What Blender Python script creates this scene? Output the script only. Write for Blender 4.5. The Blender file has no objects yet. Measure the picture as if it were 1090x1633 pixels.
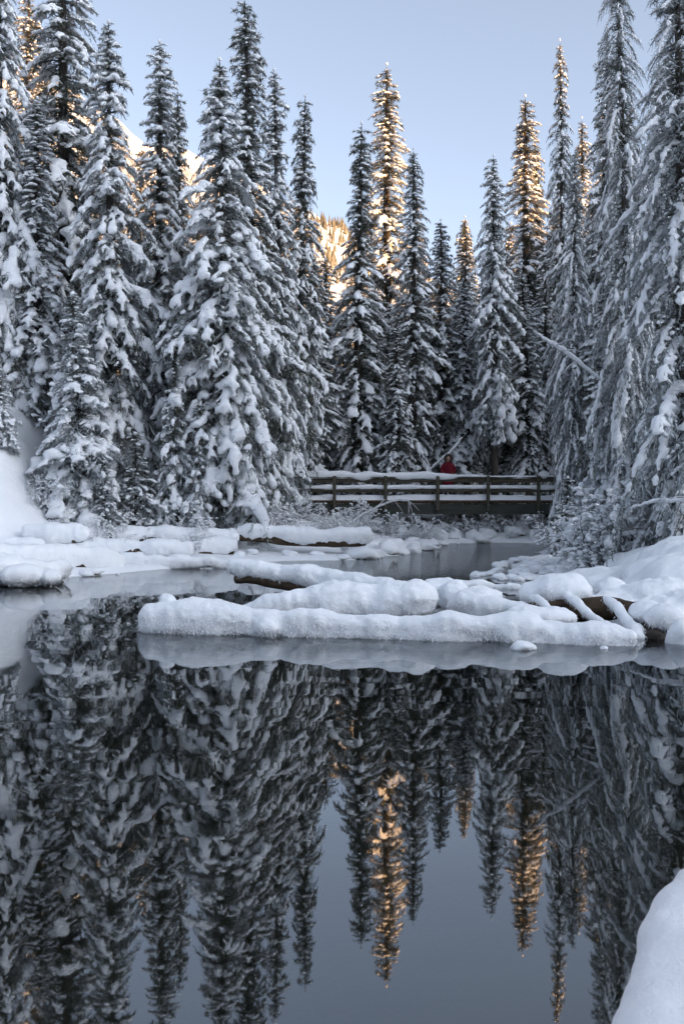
import bpy, bmesh, math
import numpy as np
from mathutils import Vector, Matrix
R = math.radians
scene = bpy.context.scene
col = scene.collection

# ------------------------------------------------------------------ camera
F_PX = 1588.0          # 35 mm lens on a 36 mm tall frame, in photo pixels
EYE = 1.8
HORIZON = 795.0
cam_d = bpy.data.cameras.new('camera')
cam = bpy.data.objects.new('camera', cam_d); col.objects.link(cam)
cam_d.sensor_fit = 'VERTICAL'; cam_d.sensor_height = 36.0; cam_d.sensor_width = 24.0
cam_d.lens = 35.0
cam_d.clip_start = 0.05; cam_d.clip_end = 20000
cam.location = (0, 0, EYE)
cam.rotation_euler = (R(90) - math.atan((816.5 - HORIZON) / F_PX), 0, 0)
cam_d.dof.use_dof = True; cam_d.dof.focus_distance = 24.0; cam_d.dof.aperture_fstop = 7.1
scene.camera = cam

# ------------------------------------------------------------------ sky + sun
SUN_EL = R(17.0)
SUN_AZ = R(58.0)        # to the right of straight behind the photographer
sun_h = np.array([math.sin(SUN_AZ), -math.cos(SUN_AZ)])
world = bpy.data.worlds.new('World'); scene.world = world
world.use_nodes = True
wn = world.node_tree
bg = wn.nodes['Background']
sky = wn.nodes.new('ShaderNodeTexSky')
sky.sky_type = 'NISHITA'; sky.sun_disc = False
sky.sun_elevation = SUN_EL
sky.sun_rotation = math.pi - SUN_AZ
sky.altitude = 0; sky.air_density = 0.5; sky.dust_density = 3.0; sky.ozone_density = 5.0
hs = wn.nodes.new('ShaderNodeHueSaturation'); hs.inputs['Saturation'].default_value = 0.50; hs.inputs['Hue'].default_value = 0.486   # thin winter haze pales the blue
wn.links.new(sky.outputs[0], hs.inputs['Color']); wn.links.new(hs.outputs[0], bg.inputs[0])
bg.inputs[1].default_value = 0.15
sl = bpy.data.lights.new('sun', 'SUN'); sun = bpy.data.objects.new('sun', sl); col.objects.link(sun)
sl.energy = 5.0; sl.angle = R(0.5); sl.color = (1.0, 0.50, 0.15)
sd = Vector((sun_h[0] * math.cos(SUN_EL), sun_h[1] * math.cos(SUN_EL), math.sin(SUN_EL)))
sun.rotation_euler = sd.to_track_quat('Z', 'Y').to_euler()
sun.location = (30, -40, 60)
vs = scene.view_settings
vs.view_transform = 'Standard'; vs.look = 'None'; vs.gamma = 1.0; vs.exposure = 1.57
scene.render.engine = 'CYCLES'
cy = scene.cycles
cy.use_denoising = True
cy.use_adaptive_sampling = True; cy.adaptive_threshold = 0.02
cy.max_bounces = 6; cy.diffuse_bounces = 3; cy.glossy_bounces = 4; cy.transparent_max_bounces = 12
cy.transmission_bounces = 3; cy.caustics_reflective = False; cy.caustics_refractive = False

# ------------------------------------------------------------------ helpers
def at(px, py, d):
    """world point seen at photo pixel (px, py) at distance d"""
    return np.array([(px - 545.0) * d / F_PX, d, EYE - (py - HORIZON) * d / F_PX])

def tag(o, label=None, cat=None, group=None, kind=None):
    if label: o['label'] = label
    if cat: o['category'] = cat
    if group: o['group'] = group
    if kind: o['kind'] = kind
    return o

def _hash(ix, iy, iz, seed):
    h = (ix.astype(np.int64) * 374761393 + iy.astype(np.int64) * 668265263 + iz.astype(np.int64) * 2147483647 + seed * 974634721) & 0xFFFFFFFF
    h = ((h ^ (h >> 13)) * 1274126177) & 0xFFFFFFFF
    h = (h ^ (h >> 16)) & 0xFFFF
    return h.astype(np.float64) / 32767.5 - 1.0

def vnoise(P, seed=0):
    P = np.asarray(P, float)
    i = np.floor(P).astype(np.int64); f = P - i; f = f * f * (3 - 2 * f)
    x, y, z = i[..., 0], i[..., 1], i[..., 2]; fx, fy, fz = f[..., 0], f[..., 1], f[..., 2]
    def c(a, b, d): return _hash(x + a, y + b, z + d, seed)
    x00 = c(0,0,0) * (1-fx) + c(1,0,0) * fx; x10 = c(0,1,0) * (1-fx) + c(1,1,0) * fx
    x01 = c(0,0,1) * (1-fx) + c(1,0,1) * fx; x11 = c(0,1,1) * (1-fx) + c(1,1,1) * fx
    return (x00 * (1-fy) + x10 * fy) * (1-fz) + (x01 * (1-fy) + x11 * fy) * fz

def fbm(P, seed=0, octv=4):
    s = 0; a = 1.0; P = np.asarray(P, float).copy()
    for k in range(octv):
        s = s + a * vnoise(P, seed + k * 17); a *= 0.5; P = P * 2.03
    return s

def sstep(a, b, x):
    t = np.clip((x - a) / (b - a), 0, 1); return t * t * (3 - 2 * t)

def mesh_np(name, V, F, mat=None, smooth=False, attr=None, mat_index=None, mats=None):
    """fast mesh from numpy arrays; F is (n,3) or (n,4)"""
    V = np.ascontiguousarray(V, np.float32); F = np.ascontiguousarray(F, np.int32)
    me = bpy.data.meshes.new(name)
    n, k = F.shape
    me.vertices.add(len(V)); me.vertices.foreach_set('co', V.ravel())
    me.loops.add(n * k); me.loops.foreach_set('vertex_index', F.ravel())
    me.polygons.add(n)
    me.polygons.foreach_set('loop_start', np.arange(0, n * k, k, dtype=np.int32))
    me.polygons.foreach_set('loop_total', np.full(n, k, np.int32))
    if smooth: me.polygons.foreach_set('use_smooth', np.ones(n, bool))
    if mats:
        for m in mats: me.materials.append(m)
        if mat_index is not None: me.polygons.foreach_set('material_index', np.asarray(mat_index, np.int32))
    elif mat: me.materials.append(mat)
    if attr:
        for an, av in attr.items():
            a = me.attributes.new(an, 'FLOAT', 'POINT'); a.data.foreach_set('value', np.asarray(av, np.float32))
    me.update(calc_edges=True)
    return me

def link(name, me, parent=None, loc=None):
    o = bpy.data.objects.new(name, me); col.objects.link(o)
    if parent: o.parent = parent
    if loc is not None: o.location = loc
    return o

def empty(name, loc=(0, 0, 0)):
    o = bpy.data.objects.new(name, None); col.objects.link(o); o.location = loc
    o.empty_display_size = 0.3
    return o

def ico(sub):
    bm = bmesh.new(); bmesh.ops.create_icosphere(bm, subdivisions=sub, radius=1.0)
    V = np.array([v.co[:] for v in bm.verts]); bm.verts.index_update()
    Fc = np.array([[v.index for v in f.verts] for f in bm.faces]); bm.free()
    return V, Fc
ICO1 = ico(1); ICO2 = ico(2); ICO3 = ico(3)

def boxmesh(sx, sy, sz, bev=0.008):
    bm = bmesh.new(); bmesh.ops.create_cube(bm, size=1.0)
    for v in bm.verts: v.co = Vector((v.co.x * sx, v.co.y * sy, v.co.z * sz))
    if bev: bmesh.ops.bevel(bm, geom=bm.edges[:], offset=bev, segments=1, affect='EDGES')
    bmesh.ops.triangulate(bm, faces=bm.faces[:])
    me = bpy.data.meshes.new('box'); bm.to_mesh(me); bm.free(); return me

def tube(P, rad, seg=8, seed=0, rough=0.0, cap=True):
    """swept tube through points P with radii; returns V, F(tri)"""
    P = np.asarray(P, float); n = len(P); rad = np.broadcast_to(np.asarray(rad, float), (n,))
    T = np.gradient(P, axis=0); T /= np.linalg.norm(T, axis=1, keepdims=True) + 1e-9
    up = np.array([0.13, 0.21, 1.0]) if abs(T[:, 2]).mean() < 0.8 else np.array([1.0, 0.17, 0.1])
    A = np.cross(T, up); A /= np.linalg.norm(A, axis=1, keepdims=True); B = np.cross(A, T)
    ang = np.linspace(0, 2 * np.pi, seg, endpoint=False)
    V = P[:, None, :] + rad[:, None, None] * (np.cos(ang)[None, :, None] * A[:, None, :] + np.sin(ang)[None, :, None] * B[:, None, :])
    if rough:
        d = V - P[:, None, :]
        V = P[:, None, :] + d * (1 + rough * fbm(V * 6, seed, 3))[..., None]
    V = V.reshape(-1, 3)
    F = []
    for i in range(n - 1):
        for j in range(seg):
            a = i * seg + j; b = i * seg + (j + 1) % seg; c = a + seg; e = b + seg
            F += [(a, b, e), (a, e, c)]
    if cap:
        V = np.vstack([V, P[0], P[-1]]); c0 = n * seg; c1 = c0 + 1
        for j in range(seg):
            F.append((c0, (j + 1) % seg, j)); F.append((c1, (n - 1) * seg + j, (n - 1) * seg + (j + 1) % seg))
    return V, np.array(F)

def resample(P, n):
    """smooth (Catmull-Rom) resampling of a polyline with any number of columns"""
    P = np.asarray(P, float); m = len(P)
    if m == 2: return P[0] + (P[1] - P[0]) * np.linspace(0, 1, n)[:, None]
    Q = np.vstack([2 * P[0] - P[1], P, 2 * P[-1] - P[-2]])
    u = np.linspace(0, m - 1 - 1e-6, n); i = u.astype(int); t = (u - i)[:, None]
    p0, p1, p2, p3 = Q[i], Q[i + 1], Q[i + 2], Q[i + 3]
    return 0.5 * (2 * p1 + (p2 - p0) * t + (2 * p0 - 5 * p1 + 4 * p2 - p3) * t**2 + (3 * p1 - p0 - 3 * p2 + p3) * t**3)

def cat(parts):
    Vs, Fs, o = [], [], 0
    for V, F in parts:
        Vs.append(V); Fs.append(F + o); o += len(V)
    return np.vstack(Vs), np.vstack(Fs)

# ------------------------------------------------------------------ materials
def newmat(name):
    m = bpy.data.materials.new(name); m.use_nodes = True
    return m, m.node_tree, m.node_tree.nodes['Principled BSDF']

def nd(nt, typ, **kw):
    n = nt.nodes.new(typ)
    for k, v in kw.items():
        if k in n.inputs: n.inputs[k].default_value = v
        else: setattr(n, k, v)
    return n

def snow_mat(name, scale, dist, tint=(0.88, 0.885, 0.89), strength=0.5):
    m, nt, p = newmat(name)
    tc = nd(nt, 'ShaderNodeNewGeometry')
    n1 = nd(nt, 'ShaderNodeTexNoise', Scale=scale, Detail=6.0, Roughness=0.65)
    n2 = nd(nt, 'ShaderNodeTexNoise', Scale=scale * 0.12, Detail=3.0)
    nt.links.new(tc.outputs['Position'], n1.inputs['Vector']); nt.links.new(tc.outputs['Position'], n2.inputs['Vector'])
    r = nd(nt, 'ShaderNodeValToRGB')
    r.color_ramp.elements[0].position = 0.3; r.color_ramp.elements[1].position = 0.7
    r.color_ramp.elements[0].color = (tint[0] * 0.93, tint[1] * 0.94, tint[2] * 0.95, 1); r.color_ramp.elements[1].color = (*tint, 1)
    nt.links.new(n2.outputs[0], r.inputs[0]); nt.links.new(r.outputs[0], p.inputs['Base Color'])
    b = nd(nt, 'ShaderNodeBump', Strength=strength, Distance=dist)
    nt.links.new(n1.outputs[0], b.inputs['Height']); nt.links.new(b.outputs[0], p.inputs['Normal'])
    p.inputs['Roughness'].default_value = 0.75; p.inputs['Specular IOR Level'].default_value = 0.2
    return m
M_snow = snow_mat('snow', 22.0, 0.03)
M_tree_snow = snow_mat('tree_snow', 17.0, 0.07, (0.86, 0.865, 0.875), 0.6)
M_frost = snow_mat('hoarfrost', 40.0, 0.01, (0.80, 0.80, 0.82))

def foliage_mat():
    m, nt, p = newmat('spruce_needles')
    a = nd(nt, 'ShaderNodeAttribute', attribute_name='frost')
    g = nd(nt, 'ShaderNodeNewGeometry')
    n = nd(nt, 'ShaderNodeTexNoise', Scale=9.0, Detail=2.0)
    nt.links.new(g.outputs['Position'], n.inputs['Vector'])
    r = nd(nt, 'ShaderNodeValToRGB')
    r.color_ramp.elements[0].color = (0.020, 0.027, 0.016, 1); r.color_ramp.elements[1].color = (0.085, 0.084, 0.042, 1)
    nt.links.new(n.outputs[0], r.inputs[0])
    mx = nd(nt, 'ShaderNodeMix', data_type='RGBA')
    nt.links.new(a.outputs['Fac'], mx.inputs[0]); nt.links.new(r.outputs[0], mx.inputs[6]); mx.inputs[7].default_value = (0.60, 0.64, 0.68, 1)
    nt.links.new(mx.outputs[2], p.inputs['Base Color'])
    p.inputs['Roughness'].default_value = 0.8; p.inputs['Specular IOR Level'].default_value = 0.15
    return m
M_fol = foliage_mat()

def noise_mat(name, c0, c1, scale, rough=0.85, bump=0.0, dist=0.02, stretch=(1, 1, 1), spec=0.25):
    m, nt, p = newmat(name)
    tc = nd(nt, 'ShaderNodeTexCoord'); mp = nd(nt, 'ShaderNodeMapping'); mp.inputs['Scale'].default_value = stretch
    nt.links.new(tc.outputs['Object'], mp.inputs[0])
    n = nd(nt, 'ShaderNodeTexNoise', Scale=scale, Detail=8.0, Roughness=0.65)
    nt.links.new(mp.outputs[0], n.inputs['Vector'])
    r = nd(nt, 'ShaderNodeValToRGB'); r.color_ramp.elements[0].position = 0.3; r.color_ramp.elements[1].position = 0.72
    r.color_ramp.elements[0].color = (*c0, 1); r.color_ramp.elements[1].color = (*c1, 1)
    nt.links.new(n.outputs[0], r.inputs[0]); nt.links.new(r.outputs[0], p.inputs['Base Color'])
    p.inputs['Roughness'].default_value = rough; p.inputs['Specular IOR Level'].default_value = spec
    if bump:
        b = nd(nt, 'ShaderNodeBump', Strength=bump, Distance=dist)
        nt.links.new(n.outputs[0], b.inputs['Height']); nt.links.new(b.outputs[0], p.inputs['Normal'])
    return m
M_bark = noise_mat('spruce_bark', (0.022, 0.018, 0.015), (0.10, 0.085, 0.075), 9.0, 0.9, 0.8, 0.03, (1, 1, 0.25))
M_logwood = noise_mat('wet_bark', (0.018, 0.012, 0.008), (0.11, 0.075, 0.045), 7.0, 0.85, 0.8, 0.03, (0.4, 1, 1))
M_wood = noise_mat('bridge_timber', (0.036, 0.033, 0.023), (0.115, 0.104, 0.076), 4.0, 0.8, 0.3, 0.006, (0.3, 4, 4))
M_wood_dark = noise_mat('bridge_beam', (0.030, 0.032, 0.028), (0.07, 0.074, 0.062), 3.0, 0.8, 0.2, 0.006, (0.3, 4, 4))
M_plank = noise_mat('deck_plank_end', (0.05, 0.035, 0.022), (0.16, 0.12, 0.08), 12.0, 0.85, 0.3, 0.006)
M_rock = noise_mat('river_stone', (0.05, 0.047, 0.042), (0.16, 0.15, 0.135), 6.0, 0.7, 0.5, 0.02)
M_bed = noise_mat('pond_bed', (0.035, 0.036, 0.028), (0.12, 0.118, 0.092), 1.6, 0.9, 0.6, 0.05)
M_twig = noise_mat('frosted_twig', (0.34, 0.34, 0.35), (0.80, 0.81, 0.83), 14.0, 0.85)
M_deadtwig = noise_mat('dead_twig', (0.045, 0.04, 0.035), (0.34, 0.345, 0.35), 10.0, 0.9)
M_ice = noise_mat('thin_ice', (0.30, 0.36, 0.40), (0.42, 0.48, 0.52), 3.0, 0.25)

def water_mat():
    m = bpy.data.materials.new('pond_water'); m.use_nodes = True; nt = m.node_tree; nt.nodes.clear()
    out = nd(nt, 'ShaderNodeOutputMaterial')
    g = nd(nt, 'ShaderNodeNewGeometry'); sp = nd(nt, 'ShaderNodeSeparateXYZ')
    nt.links.new(g.outputs['Position'], sp.inputs[0])
    # the current under the bridge ruffles the surface, the pond itself is nearly still
    mr = nd(nt, 'ShaderNodeMapRange'); mr.inputs['From Min'].default_value = 21; mr.inputs['From Max'].default_value = 33
    mr.inputs['To Min'].default_value = 0.0; mr.inputs['To Max'].default_value = 1.0
    nt.links.new(sp.outputs[1], mr.inputs['Value'])
    mp = nd(nt, 'ShaderNodeMapping'); mp.inputs['Scale'].default_value = (0.5, 1.2, 1)
    nt.links.new(g.outputs['Position'], mp.inputs[0])
    n1 = nd(nt, 'ShaderNodeTexNoise', Scale=1.6, Detail=1.5)
    mp2 = nd(nt, 'ShaderNodeMapping'); mp2.inputs['Scale'].default_value = (1.0, 2.2, 1)
    nt.links.new(g.outputs['Position'], mp2.inputs[0])
    n2 = nd(nt, 'ShaderNodeTexNoise', Scale=5.0, Detail=3.0)
    nt.links.new(mp.outputs[0], n1.inputs['Vector']); nt.links.new(mp2.outputs[0], n2.inputs['Vector'])
    b1 = nd(nt, 'ShaderNodeBump', Strength=1.0, Distance=0.0010)
    nt.links.new(n1.outputs[0], b1.inputs['Height'])
    b2 = nd(nt, 'ShaderNodeBump', Distance=0.022)
    nt.links.new(mr.outputs[0], b2.inputs['Strength']); nt.links.new(n2.outputs[0], b2.inputs['Height']); nt.links.new(b1.outputs[0], b2.inputs['Normal'])
    fr = nd(nt, 'ShaderNodeFresnel', IOR=2.5)
    nt.links.new(b2.outputs[0], fr.inputs['Normal'])
    gl = nd(nt, 'ShaderNodeBsdfGlossy', Roughness=0.015); gl.inputs['Color'].default_value = (0.93, 0.95, 0.97, 1)
    nt.links.new(b2.outputs[0], gl.inputs['Normal'])
    tr = nd(nt, 'ShaderNodeBsdfTransparent'); tr.inputs['Color'].default_value = (0.90, 0.93, 0.91, 1)
    mx = nd(nt, 'ShaderNodeMixShader')
    nt.links.new(fr.outputs[0], mx.inputs[0]); nt.links.new(tr.outputs[0], mx.inputs[1]); nt.links.new(gl.outputs[0], mx.inputs[2])
    nt.links.new(mx.outputs[0], out.inputs[0])
    return m
M_water = water_mat()

def ground_mat():
    """snow above the waterline, stony bed below it (the bed is a different stuff, not a shadow)"""
    m, nt, p = newmat('snow_ground')
    g = nd(nt, 'ShaderNodeNewGeometry'); sp = nd(nt, 'ShaderNodeSeparateXYZ'); nt.links.new(g.outputs['Position'], sp.inputs[0])
    n1 = nd(nt, 'ShaderNodeTexNoise', Scale=7.0, Detail=7.0, Roughness=0.6); nt.links.new(g.outputs['Position'], n1.inputs['Vector'])
    n2 = nd(nt, 'ShaderNodeTexNoise', Scale=1.3, Detail=6.0, Roughness=0.7); nt.links.new(g.outputs['Position'], n2.inputs['Vector'])
    bed = nd(nt, 'ShaderNodeValToRGB'); bed.color_ramp.elements[0].position = 0.32; bed.color_ramp.elements[1].position = 0.7
    bed.color_ramp.elements[0].color = (0.10, 0.098, 0.062, 1); bed.color_ramp.elements[1].color = (0.34, 0.32, 0.22, 1)
    nt.links.new(n2.outputs[0], bed.inputs[0])
    st = nd(nt, 'ShaderNodeMapRange'); st.inputs['From Min'].default_value = -0.015; st.inputs['From Max'].default_value = 0.02
    nt.links.new(sp.outputs[2], st.inputs['Value'])
    mx = nd(nt, 'ShaderNodeMix', data_type='RGBA'); nt.links.new(st.outputs[0], mx.inputs[0])
    nt.links.new(bed.outputs[0], mx.inputs[6]); mx.inputs[7].default_value = (0.87, 0.875, 0.885, 1)
    nt.links.new(mx.outputs[2], p.inputs['Base Color'])
    b = nd(nt, 'ShaderNodeBump', Strength=0.5, Distance=0.08); nt.links.new(n1.outputs[0], b.inputs['Height']); nt.links.new(b.outputs[0], p.inputs['Normal'])
    p.inputs['Roughness'].default_value = 0.75; p.inputs['Specular IOR Level'].default_value = 0.2
    return m
M_ground = ground_mat()

# ------------------------------------------------------------------ terrain
POND = np.array([(-9, 1.4), (-13, 7), (-11.5, 15), (-8.0, 19.5), (-6.2, 21.8), (-5.2, 24.2), (-4, 25.8), (-1.6, 28.2), (0.3, 29.0),
                 (2.0, 32.0), (3.3, 36.0), (4.0, 39.6), (6.0, 40.4), (8.2, 39.6), (8.2, 36.5), (6.6, 33), (5.4, 29.5), (4.6, 26.5), (5.0, 23), (5.2, 19.6),
                 (5.6, 16), (6.4, 12), (5.6, 8.5), (3.6, 6.2), (2.2, 4.9), (1.5, 4.0), (1.1, 3.2), (0.9, 2.4), (0.6, 1.7), (-0.4, 1.2), (-3, 1.0)], float)

def pond_sd(X, Y):
    """signed distance to the shoreline, positive on land"""
    d2 = np.full(X.shape, 1e18); inside = np.zeros(X.shape, bool)
    n = len(POND)
    for i in range(n):
        a = POND[i]; b = POND[(i + 1) % n]; e = b - a
        wx, wy = X - a[0], Y - a[1]
        t = np.clip((wx * e[0] + wy * e[1]) / (e @ e), 0, 1)
        d2 = np.minimum(d2, (wx - t * e[0])**2 + (wy - t * e[1])**2)
        c = ((a[1] <= Y) & (b[1] > Y)) | ((b[1] <= Y) & (a[1] > Y))
        with np.errstate(divide='ignore', invalid='ignore'):
            xi = a[0] + (Y - a[1]) / (b[1] - a[1]) * e[0]
        inside ^= c & (X < xi)
    return np.where(inside, -1, 1) * np.sqrt(d2)

def ground_z(X, Y):
    X = np.asarray(X, float); Y = np.asarray(Y, float)
    P = np.stack([X, Y, np.zeros_like(X)], -1)
    s = pond_sd(X, Y) + 0.35 * fbm(P * 0.8, 3, 3) * sstep(3, 12, Y)
    land = 0.13 * sstep(0, 0.35, s) + 0.15 * sstep(0.3, 3, s) + 0.85 * sstep(2.4, 5.5, s)
    # left hillside above the logs
    hx = -7.7 + 0.06 * (Y - 30) - X
    land = land + sstep(25.5, 30.5, Y) * (3.4 * sstep(0, 3.0, hx) + 0.25 * np.clip(hx - 2.0, 0, 12))
    # right snow bank: gravel bar low by the water, deep bank beside the roots
    bar = sstep(3.5, 5, X) * (1 - sstep(6.6, 7.8, X)) * sstep(21, 24, Y) * (1 - sstep(30.5, 33, Y))
    land = land * (1 - 0.75 * bar)
    # deep drifts and hummocks
    land = land + sstep(0.3, 3, s) * (0.10 * fbm(P * 0.45, 9, 4) + 0.07 * vnoise(P * 1.1, 5)) + sstep(40, 120, s) * 3.0 * fbm(P * 0.012, 7, 3)
    land = land + 0.35 * sstep(40.3, 43, Y) * (1 - sstep(60, 90, Y)) * sstep(0.5, 3, X) * (1 - sstep(9, 11, X))
    bed = -0.06 - 0.75 * sstep(0, 3.0, -s) + 0.05 * fbm(P * 0.9, 21, 3)
    return np.where(s > 0, land, bed * sstep(0, 0.12, -s))

def axis(fine0, fine1, step, lo, hi, grow=1.25):
    a = list(np.arange(fine0, fine1 + 1e-6, step)); s = step
    while a[-1] < hi: s *= grow; a.append(a[-1] + s)
    s = step; b = []
    x = fine0
    while x > lo: s *= grow; x -= s; b.append(x)
    return np.array(b[::-1] + a)
gx = axis(-13, 12, 0.20, -4000, 4000); gy = axis(0.5, 46, 0.20, -4000, 6000)
GX, GY = np.meshgrid(gx, gy); GZ = ground_z(GX, GY)
nx, ny = len(gx), len(gy)
idx = np.arange(nx * ny).reshape(ny, nx)
quads = np.stack([idx[:-1, :-1], idx[:-1, 1:], idx[1:, 1:], idx[1:, :-1]], -1).reshape(-1, 4)
o = link('ground', mesh_np('ground', np.stack([GX, GY, GZ], -1).reshape(-1, 3), quads, M_ground, True)); tag(o, kind='structure')
def gz(x, y): return float(ground_z(np.array([x]), np.array([y]))[0])

wv = np.array([(-16, -1, 0), (12, -1, 0), (12, 43, 0), (-16, 43, 0)], float)
o = link('pond_water', mesh_np('pond_water', wv, np.array([[0, 1, 2, 3]]), M_water)); tag(o, kind='structure')

# the ridge behind the photographer that keeps the valley floor in shade
def ridge():
    D = 300.0; Hs = 12 + (D + 30.5) * math.tan(SUN_EL)
    f = np.array([sun_h[0], sun_h[1]]); s = np.array([-f[1], f[0]])
    u = np.concatenate([np.linspace(-1100, -130, 60), np.arange(-120, 150, 2.5), np.linspace(160, 1100, 60)]); v = np.linspace(90, 900, 61)
    U, W = np.meshgrid(u, v)
    X = f[0] * W + s[0] * U; Y = f[1] * W + s[1] * U
    P = np.stack([X, Y, 0 * X], -1)
    prof = np.where(W < D, sstep(60, D, W)**1.0, 1 - 0.35 * sstep(D, 900, W))
    crest = Hs + 26 * np.clip(np.abs(U) / 500, 0, 1) * vnoise(P * 0.006, 4) + 1.6 * fbm(np.stack([U * 0.06, 0 * U, 0 * U], -1), 8, 3)
    crest = crest + 8.0 * (1 - sstep(28, 43, U))  # out-of-view crest raised on this side, shaped to keep the left-bank spruces unlit
    Z = crest * prof + 5 * fbm(P * 0.02, 12, 3) * (1 - np.exp(-((W - D) / 60)**2)) - 3
    i = np.arange(U.size).reshape(U.shape)
    q = np.stack([i[:-1, :-1], i[:-1, 1:], i[1:, 1:], i[1:, :-1]], -1).reshape(-1, 4)
    m = noise_mat('forested_snow_slope', (0.12, 0.13, 0.13), (0.72, 0.74, 0.77), 0.05, 0.9)
    tag(link('hill', mesh_np('hill', np.stack([X, Y, Z], -1).reshape(-1, 3), q, m, True)), kind='structure')
ridge()

# sunlit mountain beyond the forest
MX = np.array([-900, -650, -357, -229, -149, -31, 10, 100, 246, 420, 800, 1300.])
MT = np.array([0.68, 0.58, 0.45, 0.372, 0.338, 0.285, 0.262, 0.215, 0.15, 0.11, 0.12, 0.10]) * 1100
def mountain_z(X, Y):
    P = np.stack([X, Y, 0 * X], -1)
    crest = np.interp(X, MX, MT)
    t = (Y - 330) / 770.0
    prof = np.where(t < 1, np.clip(t, 0, 1)**1.15, 1 - 0.5 * np.clip(t - 1, 0, 1))
    amp = 20 * np.clip(t * 3, 0, 1)
    rid = 1 - np.abs(vnoise(np.stack([X * 0.016 + Y * 0.004, Y * 0.004, 0 * X], -1), 31))
    return crest * prof + amp * (rid - 0.75) + 9 * np.clip(t * 3, 0, 1) * fbm(P * 0.02, 33, 5) - 2 * (t <= 0)
mxs = np.linspace(-900, 900, 200); mys = np.linspace(320, 1700, 120)
X, Y = np.meshgrid(mxs, mys); Z = mountain_z(X, Y)
i = np.arange(X.size).reshape(X.shape)
q = np.stack([i[:-1, :-1], i[:-1, 1:], i[1:, 1:], i[1:, :-1]], -1).reshape(-1, 4)
M_mtn = noise_mat('mountain_snow', (0.20, 0.18, 0.15), (0.78, 0.77, 0.76), 0.035, 0.9, 1.0, 6.0, (1, 0.5, 1))
tag(link('mountain', mesh_np('mountain', np.stack([X, Y, Z], -1).reshape(-1, 3), q, M_mtn, True)), kind='structure')
rng = np.random.default_rng(5)
n = 22000
tx = rng.uniform(-520, 330, n); ty = rng.uniform(340, 1080, n)
dens = 0.75 - 0.80 * sstep(0.42, 0.82, (ty - 330) / 770.) + 0.55 * vnoise(np.stack([tx * 0.02, ty * 0.008, 0 * tx], -1), 77)
k = rng.random(n) < dens; tx, ty = tx[k], ty[k]; tz = mountain_z(tx, ty) - 0.8
th = rng.uniform(7, 15, len(tx)); tr = th * rng.uniform(0.13, 0.2, len(tx))
ang = np.linspace(0, 2 * np.pi, 6)[:-1]
ring = np.stack([np.cos(ang), np.sin(ang), 0 * ang], -1)
CV = np.concatenate([ring[None] * tr[:, None, None], np.tile(np.array([[[0, 0, 1.0]]]), (len(tx), 1, 1)) * th[:, None, None]], 1) + np.stack([tx, ty, tz], -1)[:, None, :]
CF = np.array([(j, (j + 1) % 5, 5) for j in range(5)])[None] + 6 * np.arange(len(tx))[:, None, None]
M_fartree = noise_mat('far_conifer', (0.05, 0.05, 0.03), (0.30, 0.25, 0.17), 0.4, 0.9)
tag(link('mountain_forest', mesh_np('mountain_forest', CV.reshape(-1, 3), CF.reshape(-1, 3), M_fartree)),
    'sparse sunlit conifer forest covering the snowy mountainside', 'forest', kind='stuff')

# ------------------------------------------------------------------ spruces
deps = bpy.context.evaluated_depsgraph_get
def remesh(parts, voxel, smooth_it=4, target=None):
    V, F = cat(parts)
    me = mesh_np('tmp', V, F); ob = bpy.data.objects.new('tmp', me); col.objects.link(ob)
    m = ob.modifiers.new('r', 'REMESH'); m.mode = 'VOXEL'; m.voxel_size = voxel
    s = ob.modifiers.new('s', 'SMOOTH'); s.factor = 0.5; s.iterations = smooth_it
    t = ob.modifiers.new('t', 'TRIANGULATE')
    if target:
        dg = deps(); dg.update(); nf = len(ob.evaluated_get(dg).data.polygons)
        if nf > target:
            dm = ob.modifiers.new('d', 'DECIMATE'); dm.ratio = target / nf
            ob.modifiers.new('t2', 'TRIANGULATE')
    dg = deps(); dg.update()
    ev = ob.evaluated_get(dg).to_mesh()
    nv = len(ev.vertices); co = np.zeros(nv * 3, np.float32); ev.vertices.foreach_get('co', co)
    no = np.zeros(nv * 3, np.float32); ev.vertices.foreach_get('normal', no)
    npoly = len(ev.polygons); fi = np.zeros(npoly * 3, np.int32); ev.polygons.foreach_get('vertices', fi)
    ob.evaluated_get(dg).to_mesh_clear()
    bpy.data.objects.remove(ob); bpy.data.meshes.remove(me)
    return co.reshape(-1, 3).astype(float), no.reshape(-1, 3).astype(float), fi.reshape(-1, 3)

def frame(d):
    d = d / (np.linalg.norm(d) + 1e-9)
    s = np.cross(d, [0, 0, 1.0]); s = s / (np.linalg.norm(s) + 1e-6) if np.linalg.norm(s) > 1e-3 else np.array([1.0, 0, 0])
    return d, s, np.cross(s, d)

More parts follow.
